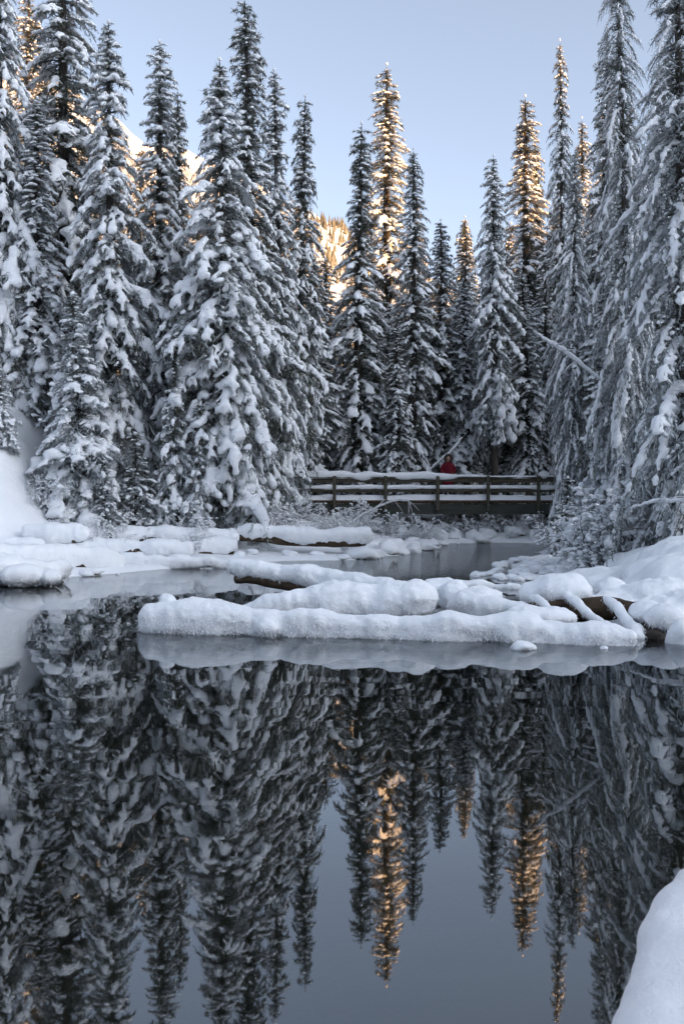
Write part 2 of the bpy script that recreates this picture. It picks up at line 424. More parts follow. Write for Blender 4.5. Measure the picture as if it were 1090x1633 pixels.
def make_branch(rng, L, nt, blades, snow, pillow, frost, droop, fine=False, voxel=0.045, target=650):
    """one bough reaching along +x; returns (foliage V,F,frost), (snow V,F)"""
    a = rng.uniform(-0.05, 0.22); b = droop * rng.uniform(0.7, 1.3); wig = rng.uniform(-0.15, 0.15)
    ax = lambda t: np.array([L * t * (1 - 0.18 * b * t), L * wig * t * t, L * (a * t - b * t * t)])
    tg = lambda t: ax(t + 0.02) - ax(t - 0.02)
    FV, FF, FA, SV, SF = [], [], [], [], []
    nf = [0]; ns = [0]
    def addf(V, F, A):
        FV.append(V); FF.append(F + nf[0]); FA.append(A); nf[0] += len(V)
    def adds(V, F):
        SV.append(V); SF.append(F + ns[0]); ns[0] += len(V)
    ts = np.linspace(0, 1, 6)
    V, F = tube([ax(t) for t in ts], 0.018 * (1.15 - ts) * max(L, 0.5), 3, cap=False)
    addf(V, F, np.full(len(V), frost * 0.3))
    def needle(p, d, ln, w, fr):
        d, s, u = frame(d)
        r = rng.uniform(-1, 1); sv = s * math.cos(r) + u * math.sin(r)
        V = np.array([p - sv * w, p + sv * w, p + d * ln + np.array([0, 0, -0.15 * ln])])
        addf(V, np.array([[0, 1, 2]]), np.full(3, fr))
    def blobs(p, d, rx, ry, rz, big):
        V, F = ICO2
        d, s, u = frame(d)
        V = V.copy(); V[:, 2] = np.where(V[:, 2] < 0, V[:, 2] * 0.65, V[:, 2])
        adds(p + V[:, :1] * rx * d + V[:, 1:2] * ry * s + V[:, 2:3] * rz * u, F)
    for k in range(nt):
        t = 0.15 + 0.85 * (k + rng.random()) / nt
        sd_ = 1 if k % 2 else -1
        p0 = ax(t); f = tg(t); f = f / np.linalg.norm(f); side = np.array([0, sd_, 0.0])
        d = f * rng.uniform(0.6, 1.0) + side * rng.uniform(0.45, 0.95) + np.array([0, 0, -rng.uniform(0.05, 0.5 + 0.3 * droop)])
        if t > 0.93: d = f + np.array([0, 0, -0.2])
        d = d / np.linalg.norm(d); ln = L * 0.42 * (1.1 - 0.6 * t) * rng.uniform(0.7, 1.25)
        fr0 = np.clip(frost + rng.uniform(-0.25, 0.25), 0, 1)
        tw = p0 + d * ln + np.array([0, 0, -0.12 * ln])
        V, F = tube([p0, tw], [0.007, 0.004], 3, cap=False); addf(V, F, np.full(len(V), fr0))
        for j in range(blades):
            s_ = (j + rng.random()) / blades
            p = p0 + (tw - p0) * s_
            nd_ = d * rng.uniform(0.4, 1.0) + rng.normal(0, 0.55, 3) + np.array([0, 0, -0.15])
            needle(p, nd_, rng.uniform(0.09, 0.18) * (0.8 if fine else 1), rng.uniform(0.010, 0.020) * (0.75 if fine else 1.15), np.clip(fr0 + rng.uniform(-0.2, 0.2), 0, 1))
        if rng.random() < snow:
            w = rng.uniform(0.035, 0.065) * (0.8 if fine else 1.1)
            for c_ in np.arange(rng.uniform(0.0, 0.3), 1.0, 0.22):
                q = w * rng.uniform(0.7, 1.15)
                blobs(p0 + (tw - p0) * c_ + np.array([0, 0, q * 0.3]), tw - p0, q * 1.5, q * 1.1, q * 0.9, False)
                if rng.random() < 0.2: break
    for j in range(blades * 2):
        t = rng.random()
        needle(ax(t), tg(t) * 3 + rng.normal(0, 0.3, 3) * L, rng.uniform(0.07, 0.14), 0.012, np.clip(frost + rng.uniform(-0.2, 0.2), 0, 1))
    if pillow > 0:
        t = rng.uniform(0.12, 0.4)
        while t < 1.0:
            r = rng.uniform(0.045, 0.105) * min(L, 1.2) ** 0.5 * (0.75 + 0.35 * pillow) * (0.8 if fine else 1) * (1.35 if rng.random() < 0.15 else 1)
            if rng.random() < 0.5 + 0.4 * pillow:
                p = ax(min(t, 1.0)) + np.array([0, rng.uniform(-0.6, 0.6) * r, r * 0.25])
                blobs(p, tg(min(t, 0.98)), r * rng.uniform(1.0, 1.4), r * rng.uniform(0.85, 1.2), r * rng.uniform(0.8, 1.15), True)
                if rng.random() < 0.5:
                    q = r * rng.uniform(0.5, 0.75); sd_ = rng.choice([-1, 1])
                    blobs(p + np.array([0, sd_ * r * 1.1, -r * rng.uniform(0.1, 0.5)]), tg(min(t, 0.98)), q * 1.2, q * 1.1, q * 0.9, True)
            t += r * rng.uniform(0.7, 1.4) / L
    for j in range(blades * 3):
        t = rng.uniform(0.25, 1.0); sd_ = rng.uniform(-0.3, 0.3) * L * (1 - 0.5 * t)
        needle(ax(t) + np.array([0, sd_, 0.03]), tg(t) * 6 + rng.normal(0, 0.5, 3) + np.array([0, 0, 0.35]), rng.uniform(0.09, 0.2), 0.012, np.clip(frost + rng.uniform(-0.1, 0.4), 0, 1))
    fol = (np.vstack(FV), np.vstack(FF), np.concatenate(FA))
    if SV:
        V, N, F = remesh([(np.vstack(SV), np.vstack(SF))], voxel, 2, target)
        V = V + N * (0.030 * fbm(V * 9 + rng.uniform(0, 40, 3), 7, 2))[:, None]
        sn = (V, F)
    else: sn = (np.zeros((0, 3)), np.zeros((0, 3), int))
    return fol, sn

def make_tree(seed, H, Rm, cb=0.06, p=2.4, spacing=0.34, per=5.6, variants=None, gap=0.12, tip_thin=0.0, droop_low=0.35, branch_L=1.45, trunk_r=None, inner=0.75):
    """unit spruce at the origin -> (trunk, foliage, snow) meshes"""
    rng = np.random.default_rng(seed)
    fV, fF, fA, sV, sF = [], [], [], [], []
    fo = so = 0
    rows = {}
    h = cb * H
    lean = rng.uniform(-0.012, 0.012, 2) * H
    k = 0
    while h < H * 0.985:
        u = (h - cb * H) / (H * (1 - cb))
        r = Rm * (1 - u ** p) * (0.55 + 0.45 * sstep(0, 0.10, u))
        if tip_thin: r = r * (1 - tip_thin * sstep(0.62, 0.75, u))
        r = max(r, min(0.16 + 0.22 * (H - h), 0.30 * Rm))
        m = max(4, int(round(per * (0.75 + 0.25 * min(1, r / Rm * 1.4)) + rng.uniform(-1, 1))))
        for j in range(m):
            if rng.random() < gap: continue
            az = 2 * np.pi * (j + rng.uniform(-0.3, 0.3)) / m + k * 1.1
            lump = 1 + 0.38 * vnoise(np.array([math.cos(az) * 1.2, math.sin(az) * 1.2, h * 0.7 + seed * 7.3]), seed)
            ln = r * lump * rng.uniform(0.72, 1.18)
            z = h + rng.uniform(-0.12, 0.12)
            pit = 0.25 * (1 - sstep(0.5, 1.0, u)) * rng.uniform(0.2, 1.2) + droop_low * (1 - sstep(0, 0.5, u)) - 0.35 * sstep(0.93, 1.0, u)
            short = ln < 0.62
            pool = variants['short'] if short else variants['long']
            v = int(rng.integers(len(pool)))
            sc = ln / (0.5 if short else branch_L)
            rows.setdefault((short, v), []).append((az, pit, sc, z, lean[0] * (z / H)**2, lean[1] * (z / H)**2, rng.choice([-1, 1])))
        h += spacing * rng.uniform(0.75, 1.25) * (0.50 + 0.50 * min(1, r / Rm * 1.4)); k += 1
    for (short, v), L in rows.items():
        (bV, bF, bA), (qV, qF) = (variants['short'] if short else variants['long'])[v]
        A = np.array(L); n = len(A)
        ca, sa, cp, sp_ = np.cos(A[:, 0]), np.sin(A[:, 0]), np.cos(A[:, 1]), np.sin(A[:, 1])
        def xf(V):
            if len(V) == 0: return np.zeros((0, 3))
            x = V[None, :, 0] * A[:, 2:3]; y = V[None, :, 1] * A[:, 2:3] * A[:, 6:7]; z = V[None, :, 2] * A[:, 2:3]
            x2 = x * cp[:, None] + z * sp_[:, None]; z2 = -x * sp_[:, None] + z * cp[:, None]
            X = x2 * ca[:, None] - y * sa[:, None] + A[:, 4:5]; Y = x2 * sa[:, None] + y * ca[:, None] + A[:, 5:6]
            return np.stack([X, Y, z2 + A[:, 3:4]], -1).reshape(-1, 3)
        def ff(F, nv): return (F[None] + nv * np.arange(n)[:, None, None]).reshape(-1, 3)
        V = xf(bV); fV.append(V); fF.append(ff(bF, len(bV)) + fo); fo += len(V); fA.append(np.tile(bA, n))
        if len(qV):
            V = xf(qV); sV.append(V); sF.append(ff(qF, len(qV)) + so); so += len(V)
    # short inner sprays round the trunk
    ni = int(H * 26 * inner); zi = rng.uniform(cb * H, H * 0.985, ni); ui = (zi - cb * H) / (H * (1 - cb))
    ri = np.clip(Rm * (1 - ui ** p), 0.18, None); azi = rng.uniform(0, 2 * np.pi, ni); nb = 9
    dr = np.stack([np.cos(azi), np.sin(azi), rng.uniform(-0.7, 0.1, ni)], -1)[:, None, :] + rng.normal(0, 0.45, (ni, nb, 3))
    dr /= np.linalg.norm(dr, axis=2, keepdims=True)
    st = np.stack([lean[0] * (zi / H)**2, lean[1] * (zi / H)**2, zi], -1)[:, None, :] + dr * (0.15 * rng.random((ni, nb, 1)) * np.minimum(ri, 1.2)[:, None, None])
    ln_ = (0.16 + 0.34 * np.minimum(ri, 1.0))[:, None, None] * rng.uniform(0.6, 1.2, (ni, nb, 1))
    sv_ = np.cross(dr, rng.normal(0, 1, (ni, nb, 3))); sv_ /= np.linalg.norm(sv_, axis=2, keepdims=True)
    TV = np.stack([st - sv_ * 0.016, st + sv_ * 0.016, st + dr * ln_], 2).reshape(-1, 3)
    fV.append(TV); fF.append(np.arange(len(TV)).reshape(-1, 3) + fo); fA.append(np.repeat(np.clip(rng.normal(0.10, 0.12, ni * nb), 0, 1), 3)); fo += len(TV)
    # leader
    tp = np.array([lean[0], lean[1], H])
    V, F = ICO2; r = 0.055
    sV.append(V * np.array([r, r, r * 1.5]) * (1 + 0.2 * vnoise(V * 1.7 + seed, 2))[:, None] + tp - np.array([0, 0, 0.05])); sF.append(F + so)
    zz = np.linspace(-0.4, H * 0.99, 16)
    tr = trunk_r or 0.012 * H
    pts = np.stack([lean[0] * (np.clip(zz, 0, H) / H)**2, lean[1] * (np.clip(zz, 0, H) / H)**2, zz], -1)
    tV, tF = tube(pts, tr * (1 - np.clip(zz, 0, H) / H)**0.8 + 0.012, 8, seed, 0.12)
    nm = 'spruce'
    return (mesh_np('trunk', tV, tF, M_bark, True),
            mesh_np('foliage', np.vstack(fV), np.vstack(fF), M_fol, False, {'frost': np.concatenate(fA)}),
            mesh_np('snow', np.vstack(sV), np.vstack(sF), M_tree_snow, True))

rb = np.random.default_rng(11)
def pool(nl, nsh, L, nt, blades, snow, pil, frost, droop, fine=False, voxel=0.045, target=650):
    lo = [make_branch(rb, L, nt, blades, snow * f, pil * f if f > 0.3 else 0, frost, droop, fine, voxel, target) for f in np.linspace(0.25, 1.25, nl)]
    sh = [make_branch(rb, 0.5, max(4, nt // 3), max(4, blades - 2), snow * f, pil * f * 0.9 if f > 0.4 else 0, frost * 0.7, droop * 0.6, fine, voxel, int(target * 0.42)) for f in np.linspace(0.3, 1.2, nsh)]
    return {'long': lo, 'short': sh}
P_heavy = pool(10, 6, 1.45, 14, 9, 0.85, 0.95, 0.32, 0.50, False, 0.040, 360)
P_dark = pool(10, 6, 1.45, 13, 11, 0.6, 0.8, 0.10, 0.45, False, 0.042, 280)
P_frost = pool(10, 6, 1.9, 18, 14, 0.75, 0.65, 0.46, 0.58, True, 0.036, 470)
P_young = pool(8, 6, 0.9, 12, 11, 1.0, 0.95, 0.58, 0.45, True, 0.032, 420)
P_far = pool(8, 6, 1.45, 9, 10, 0.7, 1.0, 0.08, 0.45, False, 0.055, 210)
PROTO = {
 'heavyA': (make_tree(1, 15, 1.95, 0.03, 2.8, 0.30, 7.6, P_heavy), 15, 1.95),
 'heavyB': (make_tree(2, 15, 1.95, 0.03, 1.8, 0.30, 7.6, P_heavy), 15, 1.95),
 'slenderA': (make_tree(3, 17, 1.5, 0.04, 2.0, 0.31, 7.4, P_heavy), 17, 1.5),
 'slenderB': (make_tree(4, 17, 1.5, 0.04, 2.0, 0.31, 7.4, P_dark, gap=0.10), 17, 1.5),
 'slenderC': (make_tree(24, 17, 1.5, 0.15, 2.0, 0.31, 7.4, P_dark, gap=0.10), 17, 1.5),
 'darkA': (make_tree(5, 19, 1.9, 0.08, 2.2, 0.37, 6.6, P_dark, gap=0.16, inner=0.5), 19, 1.9),
 'frostA': (make_tree(6, 18, 2.5, 0.04, 1.9, 0.34, 7.0, P_frost, branch_L=1.9, droop_low=0.45, inner=0.7), 18, 2.5),
 'frostB': (make_tree(7, 18, 2.5, 0.06, 1.6, 0.36, 6.8, P_frost, branch_L=1.9, droop_low=0.40, gap=0.14), 18, 2.5),
 'young': (make_tree(8, 6.5, 1.3, 0.05, 1.4, 0.22, 6.4, P_young, branch_L=0.9, droop_low=0.3), 6.5, 1.3),
 'youngB': (make_tree(9, 4.0, 0.7, 0.02, 1.6, 0.18, 6.2, P_young, branch_L=0.9), 4.0, 0.7),
 'farA': (make_tree(10, 24, 1.7, 0.05, 2.9, 0.36, 7.2, P_far), 24, 1.7),
 'farB': (make_tree(12, 22, 1.6, 0.05, 2.8, 0.36, 7.2, P_far, gap=0.12), 22, 1.6),
 'farC': (make_tree(13, 20, 1.7, 0.10, 2.6, 0.36, 7.0, P_dark), 20, 1.7),
 'thin': (make_tree(14, 18, 1.5, 0.04, 2.5, 0.36, 7.0, P_far, tip_thin=0.68), 18, 1.5),
 'bareleg': (make_tree(15, 18, 1.65, 0.24, 2.3, 0.33, 7.2, P_heavy, trunk_r=0.19), 18, 1.65),
}
def place_tree(px, tip, d, proto, Rw, label, group, rot=0.0, name='spruce_tree'):
    (tm, fm, sm), H0, R0 = PROTO[proto]
    x = (px - 545) * d / F_PX
    z0 = gz(x, d) - 0.12
    Hn = EYE + (HORIZON - tip) * d / F_PX - z0
    e = empty(name, (x, d, z0)); tag(e, label, 'tree', group)
    for nme, me in (('trunk', tm), ('foliage', fm), ('snow', sm)):
        c = link(nme, me, e)
        if nme == 'snow': c['kind'] = 'stuff'
    e.scale = (Rw / R0, Rw / R0, Hn / H0); e.rotation_euler = (0.022 * math.sin(px * 1.7), 0.022 * math.sin(px * 2.9 + 1), rot)
    return e

GL, GM, GR, GF = 'spruces along the bank left of the bridge', 'spruces behind the bridge', 'spruces on the bank right of the bridge', 'spruces deep in the forest'
TREES = [
 (4, -160, 33, 'heavyB', 1.86, 'tall snowy spruce cut by the left edge of the picture', GL, 0.3),
 (105, -220, 37, 'darkA', 2.55, 'dark tall spruce with bare trunk showing, left of the broad pointed spruce', GL, 1.0),
 (62, 165, 33, 'slenderA', 1.45, 'snowy spruce in front of the dark tall trunk near the left edge', GL, 2.2),
 (180, 45, 31.5, 'heavyB', 2.09, 'broad pointed spruce with finely snowed boughs behind the young front spruce', GL, 3.9),
 (247, 70, 36, 'slenderA', 1.80, 'snow-clumped spruce right of the broad pointed one', GL, 5.0),
 (298, 142, 40, 'slenderB', 1.20, 'narrow dark spruce standing in the gap before the white mountain', GL, 0.8),
 (355, 95, 31, 'heavyA', 2.15, 'stoutest spruce of the left bank, piled with thick snow pillows', GL, 1.7),
 (407, 0, 34, 'slenderB', 1.68, 'tallest slim spruce with a dark tip above the thick snow-piled one', GL, 4.1),
 (448, 122, 36, 'slenderA', 1.4, 'slim spruce just right of the tallest slim one', GL, 0.2),
 (474, 148, 38, 'slenderC', 1.30, 'rightmost slim spruce of the left bank, dark against the sky', GL, 2.9),
 (127, 468, 29.5, 'young', 1.75, 'young frosted spruce standing in front on the snowy slope', GL, 0.5),
 (283, 545, 30, 'youngB', 0.84, 'slim young spruce before the thick snow-piled one', GL, 1.2),
 (315, 640, 29.8, 'youngB', 0.70, 'small snow-clotted sapling right of the slim young spruce', GL, 2.5),
 (263, 700, 29.8, 'youngB', 0.52, 'tiny sapling with a round snow cap between two taller saplings', GL, 3.3),
 (217, 690, 29.6, 'youngB', 0.84, 'low drooping sapling between the frosted young spruce and the capped sapling', GL, 4.4),
 (168, 735, 28.6, 'youngB', 0.52, 'knee-high snowy sapling at the foot of the frosted young spruce', GL, 5.1),
 (3, 572, 29, 'young', 0.64, 'snow-loaded small spruce on the slope at the left edge', GL, 2.1),
 (34, -15, 62, 'farA', 2.5, 'gold-lit spruce glowing behind the others in the upper left corner', GL, 2.7),
 # behind the bridge
 (520, 405, 52, 'farB', 1.67, 'narrow spruce below the sunlit mountainside', GM, 0.4),
 (567, 200, 45, 'thin', 1.78, 'spruce with a thread-thin tip left of the sunlit giant', GM, 1.4),
 (617, 103, 62, 'farA', 2.6, 'tallest gold-lit spruce behind the bridge', GM, 2.0),
 (588, 290, 66, 'farB', 1.46, 'thin gold-lit spruce peeking out left of the sunlit giant', GM, 4.0),
 (655, 240, 45.5, 'farB', 1.37, 'shaded spruce right of the sunlit giant', GM, 0.9),
 (676, 320, 70, 'farB', 1.17, 'thin gold-tipped spruce just right of the shaded one', GM, 2.6),
 (705, 355, 47, 'farC', 1.74, 'short shaded spruce behind the person in red', GM, 3.0),
 (728, 355, 68, 'farA', 1.74, 'gold-tipped spruce behind the short shaded spruces', GM, 5.5),
 (743, 345, 58, 'farB', 1.46, 'slim dark spruce beside a gold-tipped one', GM, 1.1),
 (745, 445, 46.5, 'bareleg', 1.37, 'spruce with bare lower trunk, nearer the person of the pair', GM, 2.2),
 (788, 252, 45, 'bareleg', 1.50, 'spruce with snow knobs on its tip and a bare lower trunk', GM, 0.3),
 (835, 157, 60, 'farA', 2.4, 'gold-lit spruce, the shorter of the two big sunlit ones', GM, 4.4),
 (866, 222, 61, 'thin', 1.35, 'thin gold-lit spire right of the shorter sunlit spruce', GM, 5.2),
 (632, 505, 44.5, 'slenderB', 1.07, 'small shaded spruce in front of the sunlit giant', GM, 5.7),
 (845, 430, 46, 'farC', 1.32, 'shaded spruce standing at the right end of the bridge', GM, 1.9),
 # right bank
 (897, 55, 45, 'farB', 0.98, 'column-thin spruce with a gold-lit tip on the right', GR, 0.6),
 (954, 40, 39, 'farA', 1.3, 'slim tall shaded spruce beside the column-thin one', GR, 1.8),
 (913, 238, 34, 'frostA', 1.35, 'grey frosted spruce at the right bridge end, snow knob on top', GR, 0.9),
 (1012, -130, 25.5, 'frostB', 1.6, 'huge frosted spruce with hanging boughs right of the bridge', GR, 2.4),
 (1095, -180, 21.5, 'frostA', 2.1, 'nearest huge spruce cut by the right edge of the picture', GR, 4.0),
 (978, 560, 26.5, 'young', 1.28, 'frosted half-grown spruce under the huge hanging one', GR, 1.4),
 (902, 760, 31, 'youngB', 0.64, 'little snow-clad spruce sapling by the right bridge end', GR, 0.7),
]
for t in TREES: place_tree(*t)
rng = np.random.default_rng(21)
FILL = [(-30, 40, 42, 'behind the spruce at the left edge'), (72, 120, 60, 'gold-lit, just behind the dark tall trunk'),
        (140, 200, 55, 'between the dark tall trunk and the broad pointed spruce'), (215, 235, 52, 'between the broad pointed spruce and the snow-clumped one'),
        (272, 290, 50, 'between the snow-clumped spruce and the narrow dark one'), (325, 320, 54, 'between the narrow dark spruce and the stoutest one'),
        (385, 280, 50, 'between the stoutest spruce and the tallest slim one'), (430, 320, 56, 'behind the tallest slim spruce'), (492, 400, 44, 'right behind the rightmost slim spruce of the left bank'),
        (150, 340, 42, 'low behind the broad pointed spruce'), (308, 430, 39, 'low behind the stoutest spruce'), (228, 390, 39, 'low between the broad pointed and snow-clumped spruces'),
        (45, 330, 40, 'low behind the snowy spruce near the left edge'), (402, 420, 40, 'low under the tallest slim spruce'), (460, 420, 43, 'low behind the slim pair of the left bank'),
        (547, 500, 64, 'left of the thread-tipped spruce'), (503, 470, 47, 'under the sunlit mountainside by the bridge end'), (600, 460, 50, 'between the thread-tipped spruce and the sunlit giant'),
        (642, 470, 58, 'directly behind the small shaded spruce'), (690, 455, 58, 'left of the short shaded spruce'), (722, 470, 52, 'right of the short shaded spruce'),
        (765, 440, 60, 'between the two bare-legged spruces'), (805, 420, 54, 'right of the snow-knobbed spruce'), (815, 480, 48, 'low beside the shorter sunlit spruce'),
        (872, 410, 52, 'below the thin gold-lit spire'), (680, 520, 49, 'low behind the person in red'), (765, 510, 66, 'low behind the bare trunks'), (580, 520, 58, 'low under the thread-tipped spruce'),
        (885, 330, 60, 'left of the grey frosted spruce'), (932, 290, 50, 'behind the grey frosted spruce'), (972, 140, 55, 'with a gold glint, behind the slim tall shaded one'),
        (1010, 170, 46, 'behind the huge frosted spruce'), (1050, 80, 42, 'between the two huge right-hand spruces'), (1085, 120, 36, 'behind the nearest huge spruce'),
        (660, 400, 75, 'far back, just right of the sunlit giant'), (692, 420, 63, 'far back between the gold-tipped thin one and the short shaded one'),
        (756, 395, 72, 'far back left of the snow-knobbed spruce'), (806, 360, 66, 'far back between the snow-knobbed spruce and the shorter sunlit one'), (852, 330, 68, 'far back behind the thin gold-lit spire'),
        (878, 300, 58, 'gold-topped, left of the column-thin spruce'), (926, 190, 60, 'between the column-thin spruce and the slim tall one'),
        (940, 420, 40, 'low right of the grey frosted spruce'), (985, 330, 33, 'low behind the huge frosted spruce'), (1045, 300, 31, 'low between the two huge right-hand spruces')]
for i, (px, tip, d, where) in enumerate(FILL):
    place_tree(px, tip, d, ['farA', 'farB', 'slenderB', 'farC', 'darkA'][i % 5], rng.uniform(1.5, 1.95),
               'snowy background spruce ' + where, GF, rng.uniform(0, 6))

# ------------------------------------------------------------------ shrubs
def make_shrub(seed, H, W, stems, depth_n, arch=0.5):
    rng = np.random.default_rng(seed); parts = []; sp = []
    def grow(p, d, ln, r, lev):
        n = 4; pts = [p]; dd = d.copy()
        for k in range(n):
            dd = dd + rng.normal(0, 0.16, 3) + np.array([0, 0, -0.10 * arch * lev]); dd /= np.linalg.norm(dd)
            pts.append(pts[-1] + dd * ln / n)
        parts.append(tube(pts, np.linspace(r, r * 0.55, n + 1), 3, cap=False))
        for k in range(1, n + 1):
            if lev >= 1 and rng.random() < 0.35:
                V, F = ICO1; s = rng.uniform(0.018, 0.045)
                sp.append((V * np.array([s * 1.3, s * 1.3, s * 0.8]) * rng.uniform(0.8, 1.2, (len(V), 1)) + pts[k] + np.array([0, 0, s * 0.5]), F))
        if lev < 3:
            for k in range(depth_n):
                q = pts[rng.integers(1, n + 1)]; nd_ = dd + rng.normal(0, 0.55, 3); nd_ /= np.linalg.norm(nd_)
                grow(q, nd_, ln * rng.uniform(0.4, 0.65), r * 0.62, lev + 1)
    for s in range(stems):
        a = rng.uniform(0, 2 * np.pi); sp_ = rng.uniform(0.1, 0.9) * W / H
        d = np.array([math.cos(a) * sp_, math.sin(a) * sp_, 1.0]); d /= np.linalg.norm(d)
        grow(np.array([math.cos(a), math.sin(a), -0.1]) * W * 0.12 * rng.random(), d, H * rng.uniform(0.5, 0.85), 0.017, 0)
    V, F = cat(parts); V2, F2 = cat(sp)
    return V, F, V2, F2
SHR = []
for sdd, H, W, st in ((1, 1.1, 1.2, 7), (2, 0.8, 1.1, 7), (3, 1.3, 1.0, 6)):
    V, F, V2, F2 = make_shrub(sdd, H, W, st, 3)
    SHR.append((mesh_np('twigs', V, F, M_twig, True), mesh_np('snow', V2, F2, M_tree_snow, True), mesh_np('twigs', V, F, M_deadtwig, True)))
def shrub(px, py, d, k, s, label, group, dead=False, rot=0.0):
    x = (px - 545) * d / F_PX
    e = empty('frosted_shrub', (x, d, gz(x, d) - 0.03)); tag(e, label, 'shrub', group)
    link('twigs', SHR[k][2 if dead else 0], e); tag(link('snow', SHR[k][1], e), kind='stuff')
    e.scale = (s, s, s * 0.95); e.rotation_euler = (0, 0, rot)
rng = np.random.default_rng(8)
SG = 'frosted shrubs left of the bridge'
for i in range(64):
    px = rng.uniform(320, 575); d = rng.uniform(31, 39.0)
    if px > 480 and d > 38: d = 36
    shrub(px, 0, d, i % 3, rng.uniform(0.8, 1.3) * (0.62 if px > 470 else 1), 'white frosted shrub in the thicket at the left bridge end', SG, rot=rng.uniform(0, 6))
for i in range(44):
    px = rng.uniform(560, 890); d = rng.uniform(40.7, 43.5) if px > 690 else rng.uniform(37.5, 41.5)
    shrub(px, 0, d, i % 3, rng.uniform(0.55, 0.95), 'frosted shrub on the far bank seen beneath the bridge', 'frosted shrubs beyond the bridge', rot=rng.uniform(0, 6))
for i in range(30):
    px = rng.uniform(880, 1100); d = rng.uniform(21.5, 33) if px > 940 else rng.uniform(30, 38)
    if px > 1000: d = min(d, 25)
    shrub(px, 0, d, i % 3, rng.uniform(0.7, 1.15), 'grey leafless shrub under the huge spruces on the right bank', 'grey shrubs on the right bank', True, rot=rng.uniform(0, 6))
for i in range(26):
    px = rng.uniform(930, 1090); d = rng.uniform(22.5, 28)
    shrub(px, 0, d, i % 3, rng.uniform(1.1, 1.8), 'tall bare twiggy bush against the foot of the huge spruces', 'tall twiggy bushes on the right bank', True, rot=rng.uniform(0, 6))
for i in range(26):
    px = rng.uniform(60, 360); d = rng.uniform(28.2, 30)
    shrub(px, 0, d, i % 3, rng.uniform(0.5, 0.95), 'white frosted bush behind the log pile on the left bank', 'frosted bushes behind the left logs', rot=rng.uniform(0, 6))
for i, (px, d) in enumerate([(205, 27), (235, 27.2), (190, 26.8), (95, 26.6), (330, 28.5), (150, 26.8), (300, 27.8), (345, 29)]):
    shrub(px, 0, d, i % 3, rng.uniform(0.45, 0.7), 'low frosted shrub at the foot of the left bank saplings', 'low shrubs among the saplings', rot=rng.uniform(0, 6))

# ------------------------------------------------------------------ snow masses
def chain(P, seed, jit=0.34, flat=0.9):
    """lumpy chain of overlapping balls along P rows (x,y,z,r)"""
    P = np.asarray(P, float); ln = np.linalg.norm(np.diff(P[:, :3], axis=0), axis=1).sum()
    n = max(4, int(ln / (P[:, 3].mean() * 0.45)))
    Q = resample(P, n); parts = []
    for i, q in enumerate(Q):
        r = q[3] * (1 + jit * vnoise(np.array([i * 0.45, seed * 3.1, 0.5]), seed))
        dz = 0.30 * q[3] * vnoise(np.array([i * 0.3, seed * 5.7, 2.5]), seed + 3)
        V, F = ICO2; parts.append((V * np.array([r, r, r * flat]) + q[:3] + np.array([0, 0, dz]), F))
    return parts

def ell(c, r):
    V, F = ICO3; return (V * np.asarray(r) + np.asarray(c), F)

def bristle(V, N, F, n, seed, ln=0.04, zmax=0.5, zmin=0.0, nz=0.15):
    """hoarfrost needles on the lower flanks of a snow mass"""
    rng = np.random.default_rng(seed)
    fc = V[F].mean(1); fn = N[F].mean(1)
    k = np.where((fn[:, 2] < nz) & (fc[:, 2] > zmin) & (fc[:, 2] < zmax))[0]
    if len(k) == 0: return None
    k = rng.choice(k, n); p = fc[k] + rng.normal(0, 0.012, (n, 3)); d = fn[k] + np.array([0, 0, -0.9]) + rng.normal(0, 0.35, (n, 3))
    d /= np.linalg.norm(d, axis=1, keepdims=True); s = np.cross(d, rng.normal(0, 1, (n, 3))); s /= np.linalg.norm(s, axis=1, keepdims=True)
    L = ln * rng.uniform(0.4, 1.2, (n, 1)); w = 0.006
    BV = np.stack([p - s * w, p + s * w, p + d * L], 1).reshape(-1, 3)
    return BV, np.arange(3 * n).reshape(-1, 3)

def snow_mesh(parts, voxel, seed, it=4, a1=0.045, a2=0.014, name='snow', mat=None):
    V, N, F = remesh(parts, voxel, it)
    V = V + N * (a1 * fbm(V * 2.2, seed, 4) + a2 * vnoise(V * np.array([11, 11, 5.0]), seed + 9))[:, None]
    return V, N, F, mesh_np(name, V, F, mat or M_snow, True)

def snowy_log(rows, label, group, seed, voxel=0.04, wood=0.75, wood_dz=-0.10, frost=0, extra=(), name='fallen_log', rough_end=True, wood_rows=None, fz=(0.0, 0.5), skirt=0.08):
    rows = np.asarray(rows, float)
    base = rows[len(rows) // 2, :3].copy(); base[2] = rows[:, 2].min()
    e = empty(name, base); tag(e, label, 'log', group)
    off = np.array([base[0], base[1], base[2]])
    low = rows.copy(); low[:, 2] -= skirt; low[:, 3] *= 0.97
    V, N, F, _ = snow_mesh(chain(rows, seed) + chain(low, seed) + list(extra), voxel, seed)
    me = mesh_np('snow', V - off, F, M_snow, True); link('snow', me, e)
    W = np.asarray(wood_rows, float) if wood_rows is not None else rows.copy()
    if wood_rows is None:
        W[:, 3] *= wood; W[:, 2] += wood_dz
    Q = resample(W, 24)
    tV, tF = tube(Q[:, :3], Q[:, 3], 14, seed, 0.12); link('log', mesh_np('log', tV - off, tF, M_logwood, True), e)
    if frost:
        B = bristle(V, N, F, frost, seed, zmin=fz[0], zmax=fz[1])
        if B: tag(link('hoarfrost', mesh_np('hoarfrost', B[0] - off, B[1], M_frost), e), kind='stuff')
    return e

def row(px, py, d, rpx): p = at(px, py, d); return [p[0], p[1], p[2], rpx * d / F_PX]

LG = 'snow-covered logs lying in the pond'
